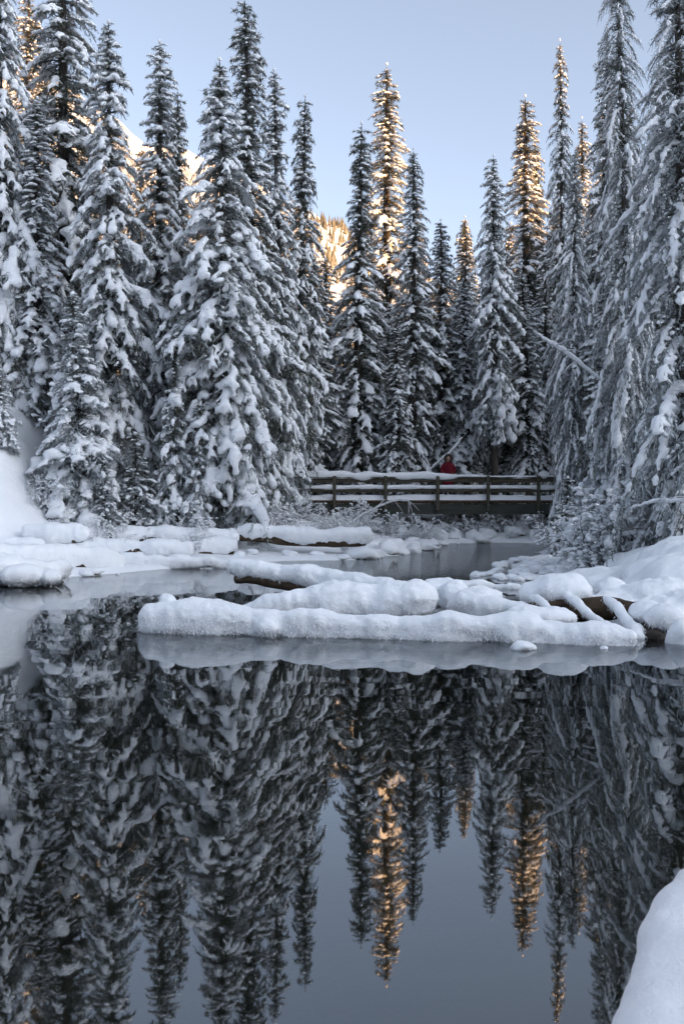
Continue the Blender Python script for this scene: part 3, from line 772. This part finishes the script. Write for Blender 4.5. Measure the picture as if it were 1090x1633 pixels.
# long front log at the waterline
snowy_log([row(236, 985, 13.5, 17), row(275, 981, 13.4, 27), row(345, 984, 13.3, 26), row(430, 988, 13.1, 23), row(520, 994, 13.0, 24), row(610, 1000, 12.85, 24),
           row(700, 1001, 12.7, 25), row(790, 1001, 12.6, 24), row(880, 1005, 12.5, 24), row(960, 1012, 12.3, 20), row(1003, 1018, 12.2, 14)],
          'long white snow-covered log lying at the front of the pond', LG, 3, 0.03, 0.5, -0.10, 5000, skirt=0.10,
          extra=[ell(at(427, 1003, 12.95), (0.17, 0.17, 0.14)), ell(at(267, 955, 13.5), (0.10, 0.1, 0.06))])
# upper log with its dark broken end
snowy_log([row(377, 905, 17.8, 14), row(405, 905, 17.6, 17), row(470, 915, 17.3, 21), row(530, 926, 16.9, 22), row(600, 937, 16.3, 24), row(670, 950, 15.9, 22)],
          'snow-topped log raised off the water with a dark underside', LG, 5, 0.03, 0.55, -0.20, 1800, fz=(0.1, 0.6), skirt=0.04)
# thick drift on the middle log
snowy_log([row(395, 975, 14.4, 18), row(450, 966, 14.3, 25), row(520, 960, 14.2, 30), row(590, 955, 14.1, 33), row(640, 953, 14.0, 32), row(668, 957, 13.9, 26)],
          'thick rounded drift of snow on the middle log behind the front one', LG, 7, 0.03, 0.5, -0.1, 2200, fz=(0.05, 0.5))
# frosted low log linking the drift to the roots
snowy_log([row(690, 945, 15.2, 22), row(715, 940, 15.2, 21), row(735, 960, 14.6, 20), row(790, 972, 14.2, 17), row(850, 975, 13.9, 15)],
          'peaked snow heap on a short log between the thick drift and the roots', LG, 9, 0.03, 0.5, -0.12, 2600, fz=(0.0, 0.6),
          extra=[ell(at(770, 950, 14.6), (0.32, 0.3, 0.16)), ell(at(860, 985, 13.4), (0.5, 0.3, 0.16))])
snowy_log([row(733, 933, 20.0, 7), row(780, 935, 20.0, 8), row(828, 938, 19.8, 8)], 'thin snow-covered log lying flat behind the root heap', LG, 11, 0.025, 0.5, -0.05)

# root stock: brown log, snow mounds over it, arching roots
def rootstock():
    base = at(930, 985, 13.8)
    e = empty('tree_root', base); tag(e, 'brown root log with snow mounds on it and white arching roots', 'tree root')
    Q = resample(np.array([row(775, 978, 14.2, 11), row(850, 975, 14.1, 15), row(920, 972, 14.0, 19), row(990, 974, 13.9, 18), row(1060, 985, 13.7, 20)]), 24)
    V, F = tube(Q[:, :3], Q[:, 3], 14, 4, 0.2); link('log', mesh_np('log', V - base, F, M_logwood, True), e)
    parts = [ell(at(895, 938, 14.3), (0.42, 0.35, 0.24)), ell(at(915, 945, 14.2), (0.28, 0.3, 0.2)), ell(at(855, 948, 14.4), (0.24, 0.25, 0.17)),
             ell(at(972, 940, 15.0), (0.25, 0.25, 0.17)), ell(at(985, 955, 14.6), (0.4, 0.35, 0.16)), ell(at(1050, 945, 14.6), (0.55, 0.5, 0.22)), ell(at(1060, 975, 13.9), (0.5, 0.45, 0.2)),
             ell(at(1030, 980, 13.4), (0.26, 0.28, 0.2)), ell(at(1062, 985, 13.0), (0.28, 0.25, 0.17)), ell(at(1010, 1005, 13.0), (0.12, 0.15, 0.1)), ell(at(1110, 970, 14), (0.5, 0.6, 0.3)), ell(at(930, 958, 14.3), (0.8, 0.25, 0.08))]
    V, N, F, _ = snow_mesh(parts, 0.03, 13)
    link('snow', mesh_np('snow', V - base, F, M_snow, True), e)
    B = bristle(V, N, F, 3200, 3, 0.06, 0.8, 0.05, 0.3); tag(link('hoarfrost', mesh_np('hoarfrost', B[0] - base, B[1], M_frost), e), kind='stuff')
    for i, pts in enumerate(([row(903, 950, 13.95, 6), row(921, 962, 13.7, 7), row(940, 980, 13.45, 7), row(968, 1000, 13.0, 9)],
                             [row(966, 958, 13.9, 9), row(983, 968, 13.6, 10), row(1000, 992, 13.2, 11), row(1016, 1014, 12.8, 14)],
                             [row(848, 953, 14.0, 5), row(862, 958, 13.8, 6), row(878, 976, 13.5, 6), row(892, 992, 13.2, 6)])):
        V, N, F, _ = snow_mesh(chain(np.array(pts), 20 + i, 0.1, 1.0), 0.022, 40 + i, 3, 0.012, 0.008)
        r = link('root', mesh_np('root', V - base, F, M_snow, True), e)
        B = bristle(V, N, F, 350, 60 + i, 0.04, 0.9, 0.0, 0.4)
        if B: tag(link('hoarfrost', mesh_np('hoarfrost', B[0] - base, B[1], M_frost), r), kind='stuff')
    V, F = tube(resample(np.array([row(1030, 1000, 13.2, 16), row(1042, 1012, 12.9, 17), row(1052, 1045, 12.7, 20)]), 14)[:, :3], np.linspace(0.09, 0.15, 14) * (1 + 0.25 * np.sin(np.arange(14) * 1.7)), 14, 9, 0.5)
    link('gap_chunk', mesh_np('gap_chunk', V - base, F, M_bark, True), e)  # dark root-like chunk added to stand for a dark grassy gap under the snow
rootstock()

# logs on the left bank
LB = 'snow-covered logs on the left bank'
snowy_log([row(-70, 885, 23.0, 24), row(20, 886, 23.4, 23), row(100, 889, 23.9, 23), row(160, 893, 24.4, 20), row(186, 896, 24.6, 17)],
          'thickest snow-covered log at the water on the left bank', LB, 31, 0.05, 0.6, -0.12, 2500, fz=(0.0, 0.5))
snowy_log([row(-60, 912, 20.4, 26), row(20, 908, 20.8, 22), row(60, 906, 21.0, 18), row(100, 906, 21.4, 14)],
          'rounded snowed-over log at the left edge by the still water', LB, 33, 0.04, 0.5, -0.1, 1500, extra=[ell(at(35, 918, 20.3), (0.42, 0.4, 0.26)), ell(at(80, 922, 20.4), (0.24, 0.25, 0.17))], fz=(0, .5))
snowy_log([row(46, 848, 26.4, 13), row(80, 849, 26.4, 16), row(120, 849, 26.4, 15), row(134, 850, 26.4, 12)],
          'short snow-bolster log end on top of the left log pile', LB, 35, 0.045, 0.75, -0.10)
snowy_log([row(-40, 845, 27.2, 9), row(10, 846, 27.2, 9), row(40, 850, 27, 8)], 'thin snow-covered log behind the short bolster at the left edge', LB, 37, 0.05, 0.6, -0.08)
snowy_log([row(-40, 862, 25.4, 9), row(30, 863, 25.4, 9), row(66, 866, 25.4, 7)], 'low snow-covered log under the short bolster', LB, 38, 0.05, 0.6, -0.06)
snowy_log([row(130, 848, 28.5, 13), row(200, 849, 28.6, 14), row(290, 852, 28.8, 14), row(370, 856, 29.0, 13)],
          'long straight snow-covered log behind the others on the left bank', LB, 39, 0.05, 0.75, -0.12)
snowy_log([row(130, 866, 26.5, 12), row(200, 871, 26.6, 13), row(260, 872, 26.6, 13), row(298, 872, 26.6, 10)],
          'snow-covered log with a rounded end below the long straight one', LB, 41, 0.045, 0.7, -0.10, 700, fz=(0.1, 0.8))
snowy_log([row(190, 891, 25.4, 9), row(260, 893, 25.5, 11), row(330, 895, 25.6, 8), row(372, 897, 25.8, 6)],
          'low snow ledge log right at the water of the left bank', LB, 43, 0.045, 0.6, -0.08, 1500, fz=(0.0, 0.4))
snowy_log([row(360, 848, 29.6, 10), row(395, 846, 29.6, 13), row(460, 851, 29.7, 14), row(530, 854, 29.9, 15), row(570, 853, 30, 14), row(584, 855, 30, 10)],
          'large snow-covered log nearest the bridge, dark beneath', LB, 45, 0.045, 0.7, -0.16)
snowy_log([row(300, 872, 28, 13), row(340, 868, 28.4, 15), row(372, 868, 28.6, 12)], 'hanging snow-draped log stub between the long log and the large one', LB, 47, 0.045, 0.6, -0.16)

# ------------------------------------------------------------------ snow-capped stones
STONES = []
rng = np.random.default_rng(77)
for k in range(5):
    V, F = ICO3; V = V.copy()
    V = V * (1 + 0.30 * vnoise(V * 1.3 + k * 9.7, k)[:, None] + 0.12 * vnoise(V * 3.1 + k * 3.7, k)[:, None]); V[:, 2] *= np.where(V[:, 2] < 0, 0.5, 0.62)
    V = V + 0.03 * fbm(V * 3.5 + k, 5, 3)[:, None] * V
    fz_ = V[F].mean(1)[:, 2]
    STONES.append(mesh_np('stone', V, F, smooth=True, mats=[M_snow, M_rock], mat_index=(fz_ < -0.22).astype(int)))
def stone(px, py, rpx, label, group, d=None, zs=1.0):
    """a stone whose foot meets the picture at (px, py)"""
    if d is None:
        d = EYE * F_PX / (py - HORIZON); x = (px - 545) * d / F_PX
        for _ in range(4):
            z = max(0, gz(x, d)); d = (EYE - z) * F_PX / (py - HORIZON); x = (px - 545) * d / F_PX
    x = (px - 545) * d / F_PX; r = rpx * d / F_PX
    z = max(0.0, gz(x, d))
    o = link('snowy_stone', STONES[int(rng.integers(5))]); tag(o, label, 'stone', group)
    o.location = (x, d, z + r * 0.12); o.scale = (r * rng.uniform(0.75, 1.35), r * rng.uniform(0.75, 1.3), r * zs * rng.uniform(0.8, 1.25)); o.rotation_euler = (0, 0, rng.uniform(0, 6))
    return o
g1 = 'snow-capped stones along the left shore'
t1 = 'snow-capped stone among the rounded mounds on the shore before the bridge'
for px, py, r in [(462, 893, 14), (505, 892, 10), (575, 890, 26), (548, 893, 9), (598, 889, 18), (618, 886, 20), (640, 883, 16), (660, 880, 15), (678, 877, 13), (690, 873, 12), (705, 869, 11), (650, 873, 15), (630, 874, 18),
                  (610, 877, 17), (590, 878, 20), (560, 879, 20), (530, 882, 16), (500, 884, 16), (470, 885, 15), (440, 888, 14), (420, 890, 13), (672, 868, 12), (655, 866, 14), (635, 865, 14), (612, 866, 14), (595, 868, 12),
                  (715, 865, 8), (700, 862, 10), (683, 862, 12), (400, 893, 12), (382, 896, 9)]:
    stone(px, py, r, t1, g1)
t2 = 'small snow-capped stone at the water beside the thickest left log'
for px, py, r in [(88, 928, 12), (102, 921, 8), (137, 919, 12), (150, 917, 9), (73, 922, 4), (108, 921, 5), (163, 916, 4), (188, 916, 4), (275, 906, 10), (60, 925, 9)]:
    stone(px, py, r, t2, 'little stones by the left logs')
stone(285, 890, 22, 'broad snow-capped stone under the rounded log end', 'left bank stones', 26.0)
stone(833, 1032, 17, 'snow cap on a stone touching the front log', None, 11.9, 0.9)
stone(963, 1035, 6, 'tiny snow lump floating before the front log', None)
stone(1088, 1030, 30, 'big snow mound on the stone at the right edge by the dark gap under the snow', None, 12.4, 1.6)
t3 = 'flat snow-capped stone of the gravel bar right of the dark water'
pts = 0
while pts < 110:
    px = rng.uniform(735, 990); py = rng.uniform(876, 926)
    if px < 735 + (926 - py) * 2.6: continue
    stone(px, py, rng.uniform(5, 12) * (0.7 + (py - 876) / 90), t3, 'snow-capped stones of the gravel bar', None, 0.8); pts += 1
for px, py, r in [(793, 919, 6), (822, 914, 7), (838, 915, 6), (775, 917, 4), (730, 868, 3)]:
    stone(px, py, r, 'lone snow-capped stone standing in the water before the gravel bar', 'stones in the water by the gravel bar')
t4 = 'snow mound on the far bank beneath the bridge'
for i in range(26):
    stone(rng.uniform(680, 900), 860, rng.uniform(8, 17), t4, 'snow mounds beneath the bridge', rng.uniform(40.2, 43), 1.25)

# deep drifts of the right bank, and the bank the photographer stands on
def bank(name, parts, seed, voxel, a1=0.06):
    V, N, F, me = snow_mesh(parts, voxel, seed, 8, a1, 0.004, name)
    tag(link(name, me), kind='structure')
bank('snow_bank', [ell((6.0, 16.8, 0.35), (1.2, 1.5, 0.55)), ell((7.2, 18.5, 0.5), (1.7, 2.0, 0.7)), ell((5.6, 19.6, 0.1), (1.5, 1.6, 0.36)), ell((7.4, 21.5, 0.3), (1.7, 1.8, 0.5)), ell((5.5, 18.2, 0.25), (0.6, 0.6, 0.35)),
                   ell((5.2, 15.2, 0.15), (0.9, 0.9, 0.45)), ell((7.2, 15.2, 0.4), (1.6, 1.6, 0.7)), ell((6.6, 20.6, 0.25), (0.6, 0.5, 0.4)), ell((5.0, 16.6, 0.1), (0.5, 0.6, 0.4))], 51, 0.085, 0.065)
near = []
for px_, py_, d_ in ((1120, 1372, 3.6), (1085, 1400, 3.5), (1052, 1445, 3.35), (1026, 1490, 3.2), (1010, 1540, 3.05), (990, 1590, 2.9), (972, 1640, 2.75), (960, 1700, 2.6)):
    r_ = 0.17; k_ = r_ * F_PX / d_
    near.append(ell(at(px_ + k_ * 0.85, py_ + k_ * 0.55, d_), (r_, r_ * 1.2, r_)))
    near.append(ell(at(px_ + k_ * 2.3, py_ + k_ * 0.9, d_), (r_ * 1.9, r_ * 1.9, r_ * 1.5)))
    near.append(ell(at(px_ + k_ * 1.6, py_ + k_ * 2.2, d_), (r_ * 1.3, r_ * 1.3, r_ * 1.6)))
near += [ell((1.6, 2.3, 0.02), (0.7, 0.8, 0.5)), ell((2.2, 3.6, 0.1), (0.8, 0.8, 0.7)), ell((0.9, 1.0, 0.0), (0.9, 0.6, 0.42))]
bank('near_snow_bank', near, 53, 0.045, 0.03)

# ------------------------------------------------------------------ dead branches
def dead_branch(rows, label, snow_side=True, name='dead_branch', seed=0, twigs=5, white=True):
    rng = np.random.default_rng(seed)
    rows = np.array(rows); base = rows[0, :3].copy()
    e = empty(name, base); tag(e, label, 'branch')
    Q = resample(rows, 18); Q[1:, :3] += np.cumsum(rng.normal(0, 0.018, (17, 3)), 0); V, F = tube(Q[:, :3], Q[:, 3], 6, seed, 0.1)
    parts = [(V, F)]
    for k in range(twigs):
        i = int(rng.integers(4, 16)); p = Q[i, :3]; t = Q[i + 1, :3] - p; t /= np.linalg.norm(t)
        d = t * 0.8 + rng.normal(0, 0.5, 3); d /= np.linalg.norm(d); ln = rng.uniform(0.3, 0.8)
        parts.append(tube([p, p + d * ln * 0.5, p + d * ln + np.array([0, 0, -0.06])], [Q[i, 3] * 0.5, Q[i, 3] * 0.35, Q[i, 3] * 0.2], 4))
    V, F = cat(parts); link('wood', mesh_np('wood', V - base, F, M_deadtwig if not white else M_twig, True), e)
    if snow_side:
        S = Q.copy(); S[:, 2] += S[:, 3] * 1.3; S[:, 3] = S[:, 3] * 1.05 * (1 + 1.0 * np.array([vnoise(np.array([i * 0.5, seed, 0.3]), 3) for i in range(18)]))
        V, F = tube(S[:, :3], np.clip(S[:, 3], 0.004, None), 8, seed + 1, 0.15); link('snow', mesh_np('snow', V - base, F, M_tree_snow, True), e)
dead_branch([row(956, 606, 22.5, 1.5), row(925, 578, 22.3, 2.8), row(890, 555, 22.2, 2.8), row(862, 540, 22.0, 1)], 'snow-covered broken branch slanting before the grey frosted spruce', seed=2)
dead_branch([row(960, 852, 22, 2.5), row(1000, 838, 21.8, 2.5), row(1030, 824, 21.6, 2)], 'bare pole leaning low on the right bank', False, seed=3, white=False, twigs=2)
dead_branch([row(1005, 812, 19.8, 1.2), row(1050, 798, 19.5, 2), row(1100, 792, 19, 2.4)], 'thin snowy branch sticking in from the right edge', seed=4, twigs=3)
dead_branch([row(560, 830, 35, 2), row(590, 812, 35, 2), row(618, 800, 35, 1.7), row(648, 798, 35, 1.4), row(654, 808, 35, 1.)], 'white frosted branch arching up in front of the bridge', False, seed=6, twigs=6)
dead_branch([row(660, 775, 43.8, 1.0), row(690, 745, 43.9, 1.2), row(715, 725, 44, 1.2), row(738, 700, 44, .7)], 'snowy slanting branch behind the person in red', seed=9, twigs=3)

# ------------------------------------------------------------------ footbridge
def bridge():
    Y0 = 41.0; x0, x1 = -2.3, 9.4; zd = 1.72
    e = empty('footbridge', (0, Y0, 0)); tag(e, 'dark timber footbridge with snow on its rails, crossing the creek', 'bridge')
    bz = lambda m, n_, x, y, z, par=e: link(n_, m, par, (x, y, z))
    L = x1 - x0; xc = (x0 + x1) / 2
    for y in (0.05, 1.95):
        o = link('beam', None_mesh_beam(L), e, (xc, y, 1.36))
    for y in (0.02, 1.98):
        link('deck_edge', boxm(L, 0.05, 0.06, M_plank), e, (xc, y - 0.06 if y < 1 else y + 0.06, 1.70))
    pw = 0.2; n = int(L / (pw + 0.015)); pm = boxm(pw, 2.0, 0.07, M_plank)
    for i in range(n): link('deck_plank', pm, e, (x0 + (i + 0.5) * L / n, 1.0, 1.625))
    posts = [(p - 545) * Y0 / F_PX for p in (533, 614, 697, 777, 857)]
    pm = boxm(0.14, 0.12, 1.42, M_wood)
    for x in posts:
        for y in (-0.10, 2.10):
            link('post', pm, e, (x, y, 2.02))
    # three rail lines per side; the topmost carries a flat cap board
    rng = np.random.default_rng(3)
    xr1 = (886 - 545) * Y0 / F_PX
    for y, s in ((-0.01, 1), (2.01, -1)):
        for z, h in ((2.57, 0.15), (2.15, 0.15)):
            xs = [x0 + 0.2] + posts[1:4:2] + [xr1]
            for a, b in zip(xs[:-1], xs[1:]):
                link('rail', boxm(b - a - 0.012, 0.05, h, M_wood), e, ((a + b) / 2, y, z + rng.uniform(-0.006, 0.006)))
        link('cap_board', boxm(xr1 - x0 - 0.2, 0.19, 0.04, M_wood), e, ((xr1 + x0 + 0.2) / 2, y - 0.03 * s, 2.668))
    # snow lying on caps, rails and deck
    def strip(xa, xb, y, z, w, h, seed, sag, thin=None):
        xs = np.linspace(xa, xb, max(6, int((xb - xa) / 0.07)))
        parts = []
        for i, x in enumerate(xs):
            k = 1 + 0.35 * vnoise(np.array([x * 1.7, seed * 3.3, 0]), seed)
            if thin is not None: k *= thin(x)
            if k < 0.12: continue
            V, F = ICO2
            s_ = sag * max(0, vnoise(np.array([x * 1.2, seed * 1.3, 5]), seed + 2))
            parts.append((V * np.array([0.11, w * (0.8 + 0.2 * k), h * k + s_]) + np.array([x, y, z + h * k * 0.55 - s_ * 0.6]), F))
        if not parts: return
        V, N, F, me = snow_mesh(parts, 0.03, seed, 3, 0.012, 0.004)
        link('snow', me, e)
    thin_r = lambda x: np.interp(x, [-3, 3.3, 3.9, 5.4, 6.2, 9], [1.15, 1.1, 0.6, 0.45, 0.28, 0.25])
    strip(x0 + 0.3, xr1 - 0.05, -0.05, 2.69, 0.12, 0.125, 3, 0.07, thin_r)
    strip(x0 + 0.3, xr1 - 0.05, 2.05, 2.69, 0.12, 0.10, 4, 0.05, thin_r)
    strip(x0 + 0.3, xr1 - 0.05, -0.05, 2.225, 0.075, 0.09, 5, 0.06)
    strip(x0 + 0.3, xr1 - 0.05, 2.05, 2.225, 0.075, 0.08, 6, 0.05)
    V = []
    gxs = np.linspace(x0 + 0.05, x1 - 0.05, 120); gys = np.linspace(-0.02, 2.02, 24)
    A, B = np.meshgrid(gxs, gys); P = np.stack([A, B, 0 * A], -1)
    edge = sstep(0, 0.12, np.minimum(B + 0.02, 2.02 - B))
    Zt = 1.70 + edge * (0.24 + 0.05 * fbm(P * 1.6, 6, 3)) - 0.10 * np.exp(-((B - 1.0) / 0.4)**2) * edge
    i = np.arange(A.size).reshape(A.shape); q = np.stack([i[:-1, :-1], i[:-1, 1:], i[1:, 1:], i[1:, :-1]], -1).reshape(-1, 4)
    link('deck_snow', mesh_np('deck_snow', np.stack([A, B, Zt], -1).reshape(-1, 3), q, M_snow, True), e)
    # knob of snow on the end post
    V, N, F, me = snow_mesh([ell(((866 - 545) * Y0 / F_PX, -0.05, 2.78), (0.24, 0.16, 0.17))], 0.03, 8, 3, 0.02, 0.004); link('snow', me, e)
    # bolts on the near posts
    bm = bmesh.new(); bmesh.ops.create_cone(bm, segments=8, radius1=0.016, radius2=0.016, depth=0.02, cap_ends=True, matrix=Matrix.Rotation(R(90), 4, 'X'))
    me = bpy.data.meshes.new('bolt'); bm.to_mesh(me); bm.free(); me.materials.append(M_bolt)
    for x in posts:
        for z in (2.57, 2.15, 1.52, 1.40): link('bolt', me, e, (x, -0.168, z))
    # abutments carrying the beams
    for x in (x0 + 0.5, x1 - 0.45): link('abutment', boxm(0.5, 2.3, 0.8, M_wood_dark), e, (x, 1.0, 0.80))
    return e
def boxm(sx, sy, sz, mat):
    me = boxmesh(sx, sy, sz); me.materials.append(mat); return me
def None_mesh_beam(L): return boxm(L, 0.16, 0.42, M_wood_dark)
M_bolt = noise_mat('bolt_steel', (0.12, 0.12, 0.12), (0.3, 0.3, 0.3), 20.0, 0.5)
bridge()

# ------------------------------------------------------------------ person
def person():
    x, y, z0 = (714 - 545) * 42.0 / F_PX, 42.0, 1.845
    e = empty('person', (x, y, z0)); tag(e, 'person in a long red hooded coat standing on the footbridge', 'person')
    e.scale = (1.06, 1.06, 1.05)
    M_skin = noise_mat('skin', (0.42, 0.25, 0.19), (0.52, 0.33, 0.26), 8.0, 0.6)
    M_coat = noise_mat('red_coat', (0.10, 0.003, 0.012), (0.18, 0.006, 0.02), 10.0, 0.75, 0.3, 0.01)
    M_coat_dark = noise_mat('coat_seam', (0.08, 0.004, 0.01), (0.14, 0.006, 0.014), 10.0, 0.8)
    M_fur = noise_mat('fur', (0.06, 0.05, 0.042), (0.22, 0.19, 0.16), 30.0, 0.95)
    M_leg = noise_mat('trousers', (0.012, 0.012, 0.015), (0.03, 0.03, 0.036), 12.0, 0.9)
    M_boot = noise_mat('boots', (0.02, 0.016, 0.012), (0.09, 0.065, 0.045), 12.0, 0.8)
    M_hair = noise_mat('hair', (0.05, 0.03, 0.018), (0.14, 0.09, 0.05), 30.0, 0.7)
    def skin(name, verts, edges, radii, mat, sub=2, root=0):
        me = bpy.data.meshes.new(name); me.from_pydata([Vector(v) for v in verts], edges, [])
        ob = bpy.data.objects.new(name, me); col.objects.link(ob)
        sm = ob.modifiers.new('s', 'SKIN'); ob.modifiers.new('u', 'SUBSURF').levels = sub; ob.modifiers['u'].render_levels = sub
        for i, r in enumerate(radii): me.skin_vertices[0].data[i].radius = r if isinstance(r, tuple) else (r, r)
        me.skin_vertices[0].data[root].use_root = True
        dg = deps(); dg.update()
        m2 = bpy.data.meshes.new_from_object(ob.evaluated_get(dg)); bpy.data.objects.remove(ob)
        m2.materials.clear(); m2.materials.append(mat); m2.name = name
        m2.polygons.foreach_set('use_smooth', np.ones(len(m2.polygons), bool))
        return link(name, m2, e)
    # body: one figure, hands in the coat pockets
    bv = [(0, 0, 0.86), (0, 0, 1.05), (0, 0, 1.24), (0, 0, 1.36), (0, -0.005, 1.43), (0, -0.01, 1.50), (0, -0.02, 1.57),
          (-0.15, 0, 1.32), (-0.215, 0.01, 1.10), (-0.155, -0.10, 0.93), (0.15, 0, 1.32), (0.215, 0.01, 1.10), (0.155, -0.10, 0.93),
          (-0.085, 0, 0.80), (-0.09, -0.01, 0.45), (-0.09, 0.02, 0.10), (0.085, 0, 0.80), (0.09, -0.01, 0.45), (0.09, 0.02, 0.10)]
    be = [(0, 1), (1, 2), (2, 3), (3, 4), (4, 5), (5, 6), (3, 7), (7, 8), (8, 9), (3, 10), (10, 11), (11, 12), (0, 13), (13, 14), (14, 15), (0, 16), (16, 17), (17, 18)]
    br = [(0.13, 0.10), (0.12, 0.09), (0.14, 0.10), (0.10, 0.08), 0.05, (0.065, 0.075), (0.06, 0.07), 0.055, 0.042, 0.034, 0.055, 0.042, 0.034, 0.075, 0.055, 0.04, 0.075, 0.055, 0.04]
    skin('body', bv, be, br, M_skin)
    for s in (-1, 1):
        skin('trouser_leg', [(s * 0.085, 0, 0.85), (s * 0.09, -0.01, 0.45), (s * 0.09, 0.02, 0.12)], [(0, 1), (1, 2)], [0.095, 0.075, 0.062], M_leg, 2)
        skin('boot', [(s * 0.09, 0.02, 0.28), (s * 0.09, 0.02, 0.07), (s * 0.10, -0.09, 0.04), (s * 0.105, -0.16, 0.035)], [(0, 1), (1, 2), (2, 3)], [0.07, 0.06, (0.05, 0.04), (0.042, 0.032)], M_boot, 2)
        skin('sleeve', [(s * 0.15, 0, 1.345), (s * 0.225, 0.005, 1.22), (s * 0.265, 0.01, 1.08), (s * 0.205, -0.09, 0.95)], [(0, 1), (1, 2), (2, 3)], [0.085, 0.078, 0.07, 0.06], M_coat, 2)
    # coat: lofted shell from collar to hem
    prof = [(0.50, 0.205, 0.155), (0.60, 0.215, 0.165), (0.78, 0.215, 0.165), (0.95, 0.195, 0.15), (1.08, 0.185, 0.145), (1.22, 0.20, 0.15), (1.32, 0.20, 0.135), (1.385, 0.15, 0.11), (1.43, 0.09, 0.09)]
    seg = 28; V = []; F = []
    for k, (z, rx, ry) in enumerate(prof):
        for j in range(seg):
            a = 2 * np.pi * j / seg; f = 1 + 0.02 * math.sin(5 * a + k) + 0.012 * math.sin(9 * a - 2 * k)
            V.append((rx * 1.12 * f * math.cos(a), ry * 1.05 * f * math.sin(a), z))
    for k in range(len(prof) - 1):
        for j in range(seg): F.append((k * seg + j, k * seg + (j + 1) % seg, (k + 1) * seg + (j + 1) % seg, (k + 1) * seg + j))
    c = link('coat', mesh_np('coat', np.array(V), np.array(F), M_coat, True), e)
    sm = c.modifiers.new('thickness', 'SOLIDIFY'); sm.thickness = 0.012
    link('zip', boxm(0.022, 0.012, 0.80, M_coat_dark), c, (0, -0.158, 0.92)).rotation_euler = (R(1), 0, 0)
    for s in (-1, 1): link('pocket', boxm(0.10, 0.02, 0.012, M_coat_dark), c, (s * 0.13, -0.145, 0.98)).rotation_euler = (0, R(-20 * s), R(-30 * s))
    # head with a face
    V, Fc = ICO3; V = V * np.array([0.078, 0.092, 0.112])
    fr = np.exp(-(((V[:, 0]) / 0.016)**2 + ((V[:, 2] + 0.012) / 0.026)**2)) * (V[:, 1] < 0); V[:, 1] -= 0.024 * fr
    for s in (-1, 1):
        ey = np.exp(-(((V[:, 0] - s * 0.03) / 0.018)**2 + ((V[:, 2] - 0.012) / 0.013)**2)) * (V[:, 1] < 0); V[:, 1] += 0.010 * ey
    V[:, 0] *= np.where(V[:, 2] < -0.04, 0.86, 1)
    h = link('head', mesh_np('head', V, Fc, M_skin, True), e, (0, -0.02, 1.555))
    for s in (-1, 1): link('eye', mesh_np('eye', ICO2[0] * 0.011, ICO2[1], M_leg, True), h, (s * 0.03, -0.076, 0.012))
    link('mouth', mesh_np('mouth', ICO2[0] * np.array([0.024, 0.006, 0.006]), ICO2[1], noise_mat('lips', (0.35, 0.12, 0.1), (0.4, 0.16, 0.13), 20, 0.6), True), h, (0, -0.078, -0.052))
    V, Fc = ICO3; V = V * np.array([0.088, 0.09, 0.10]); V = V[:, :] + np.array([0, 0.022, 0.03]); V[:, 2] = np.where(V[:, 1] < -0.02, np.maximum(V[:, 2], 0.075), V[:, 2])
    link('hair', mesh_np('hair', V, Fc, M_hair, True), h)
    for s in (-1, 1):
        T_, TF = tube([(s * 0.07, -0.02, 0.03), (s * 0.085, -0.045, -0.06), (s * 0.075, -0.07, -0.15)], [0.02, 0.024, 0.012], 6); link('hair', mesh_np('hair', T_, TF, M_hair, True), h)
    # hood: open shell with a fur rim
    V = []; F = []; seg = 24
    rings = [(-0.055, 0.122, 0.150), (-0.02, 0.135, 0.163), (0.04, 0.140, 0.165), (0.09, 0.118, 0.138), (0.125, 0.07, 0.085), (0.14, 0.01, 0.01)]
    for (yy, rx, rz) in rings:
        for j in range(seg):
            a = 2 * np.pi * j / seg; V.append((rx * math.cos(a), yy, rz * math.sin(a) + 1.545))
    for k in range(len(rings) - 1):
        for j in range(seg): F.append((k * seg + j, k * seg + (j + 1) % seg, (k + 1) * seg + (j + 1) % seg, (k + 1) * seg + j))
    hd = link('hood', mesh_np('hood', np.array(V), np.array(F), M_coat, True), e); hd.modifiers.new('t', 'SOLIDIFY').thickness = 0.014
    rng = np.random.default_rng(4); BV = []
    for k in range(2400):
        a = rng.uniform(0, 2 * np.pi); p = np.array([0.125 * math.cos(a), -0.065, 0.152 * math.sin(a) + 1.545]) + rng.normal(0, 0.012, 3)
        d = np.array([math.cos(a), rng.uniform(-0.9, 0.3), math.sin(a)]) + rng.normal(0, 0.4, 3); d /= np.linalg.norm(d); s = np.cross(d, rng.normal(0, 1, 3)); s /= np.linalg.norm(s)
        BV += [p - s * 0.004, p + s * 0.004, p + d * rng.uniform(0.035, 0.085)]
    tag(link('fur_trim', mesh_np('fur_trim', np.array(BV), np.arange(len(BV)).reshape(-1, 3), M_fur), hd), kind='stuff')
person()
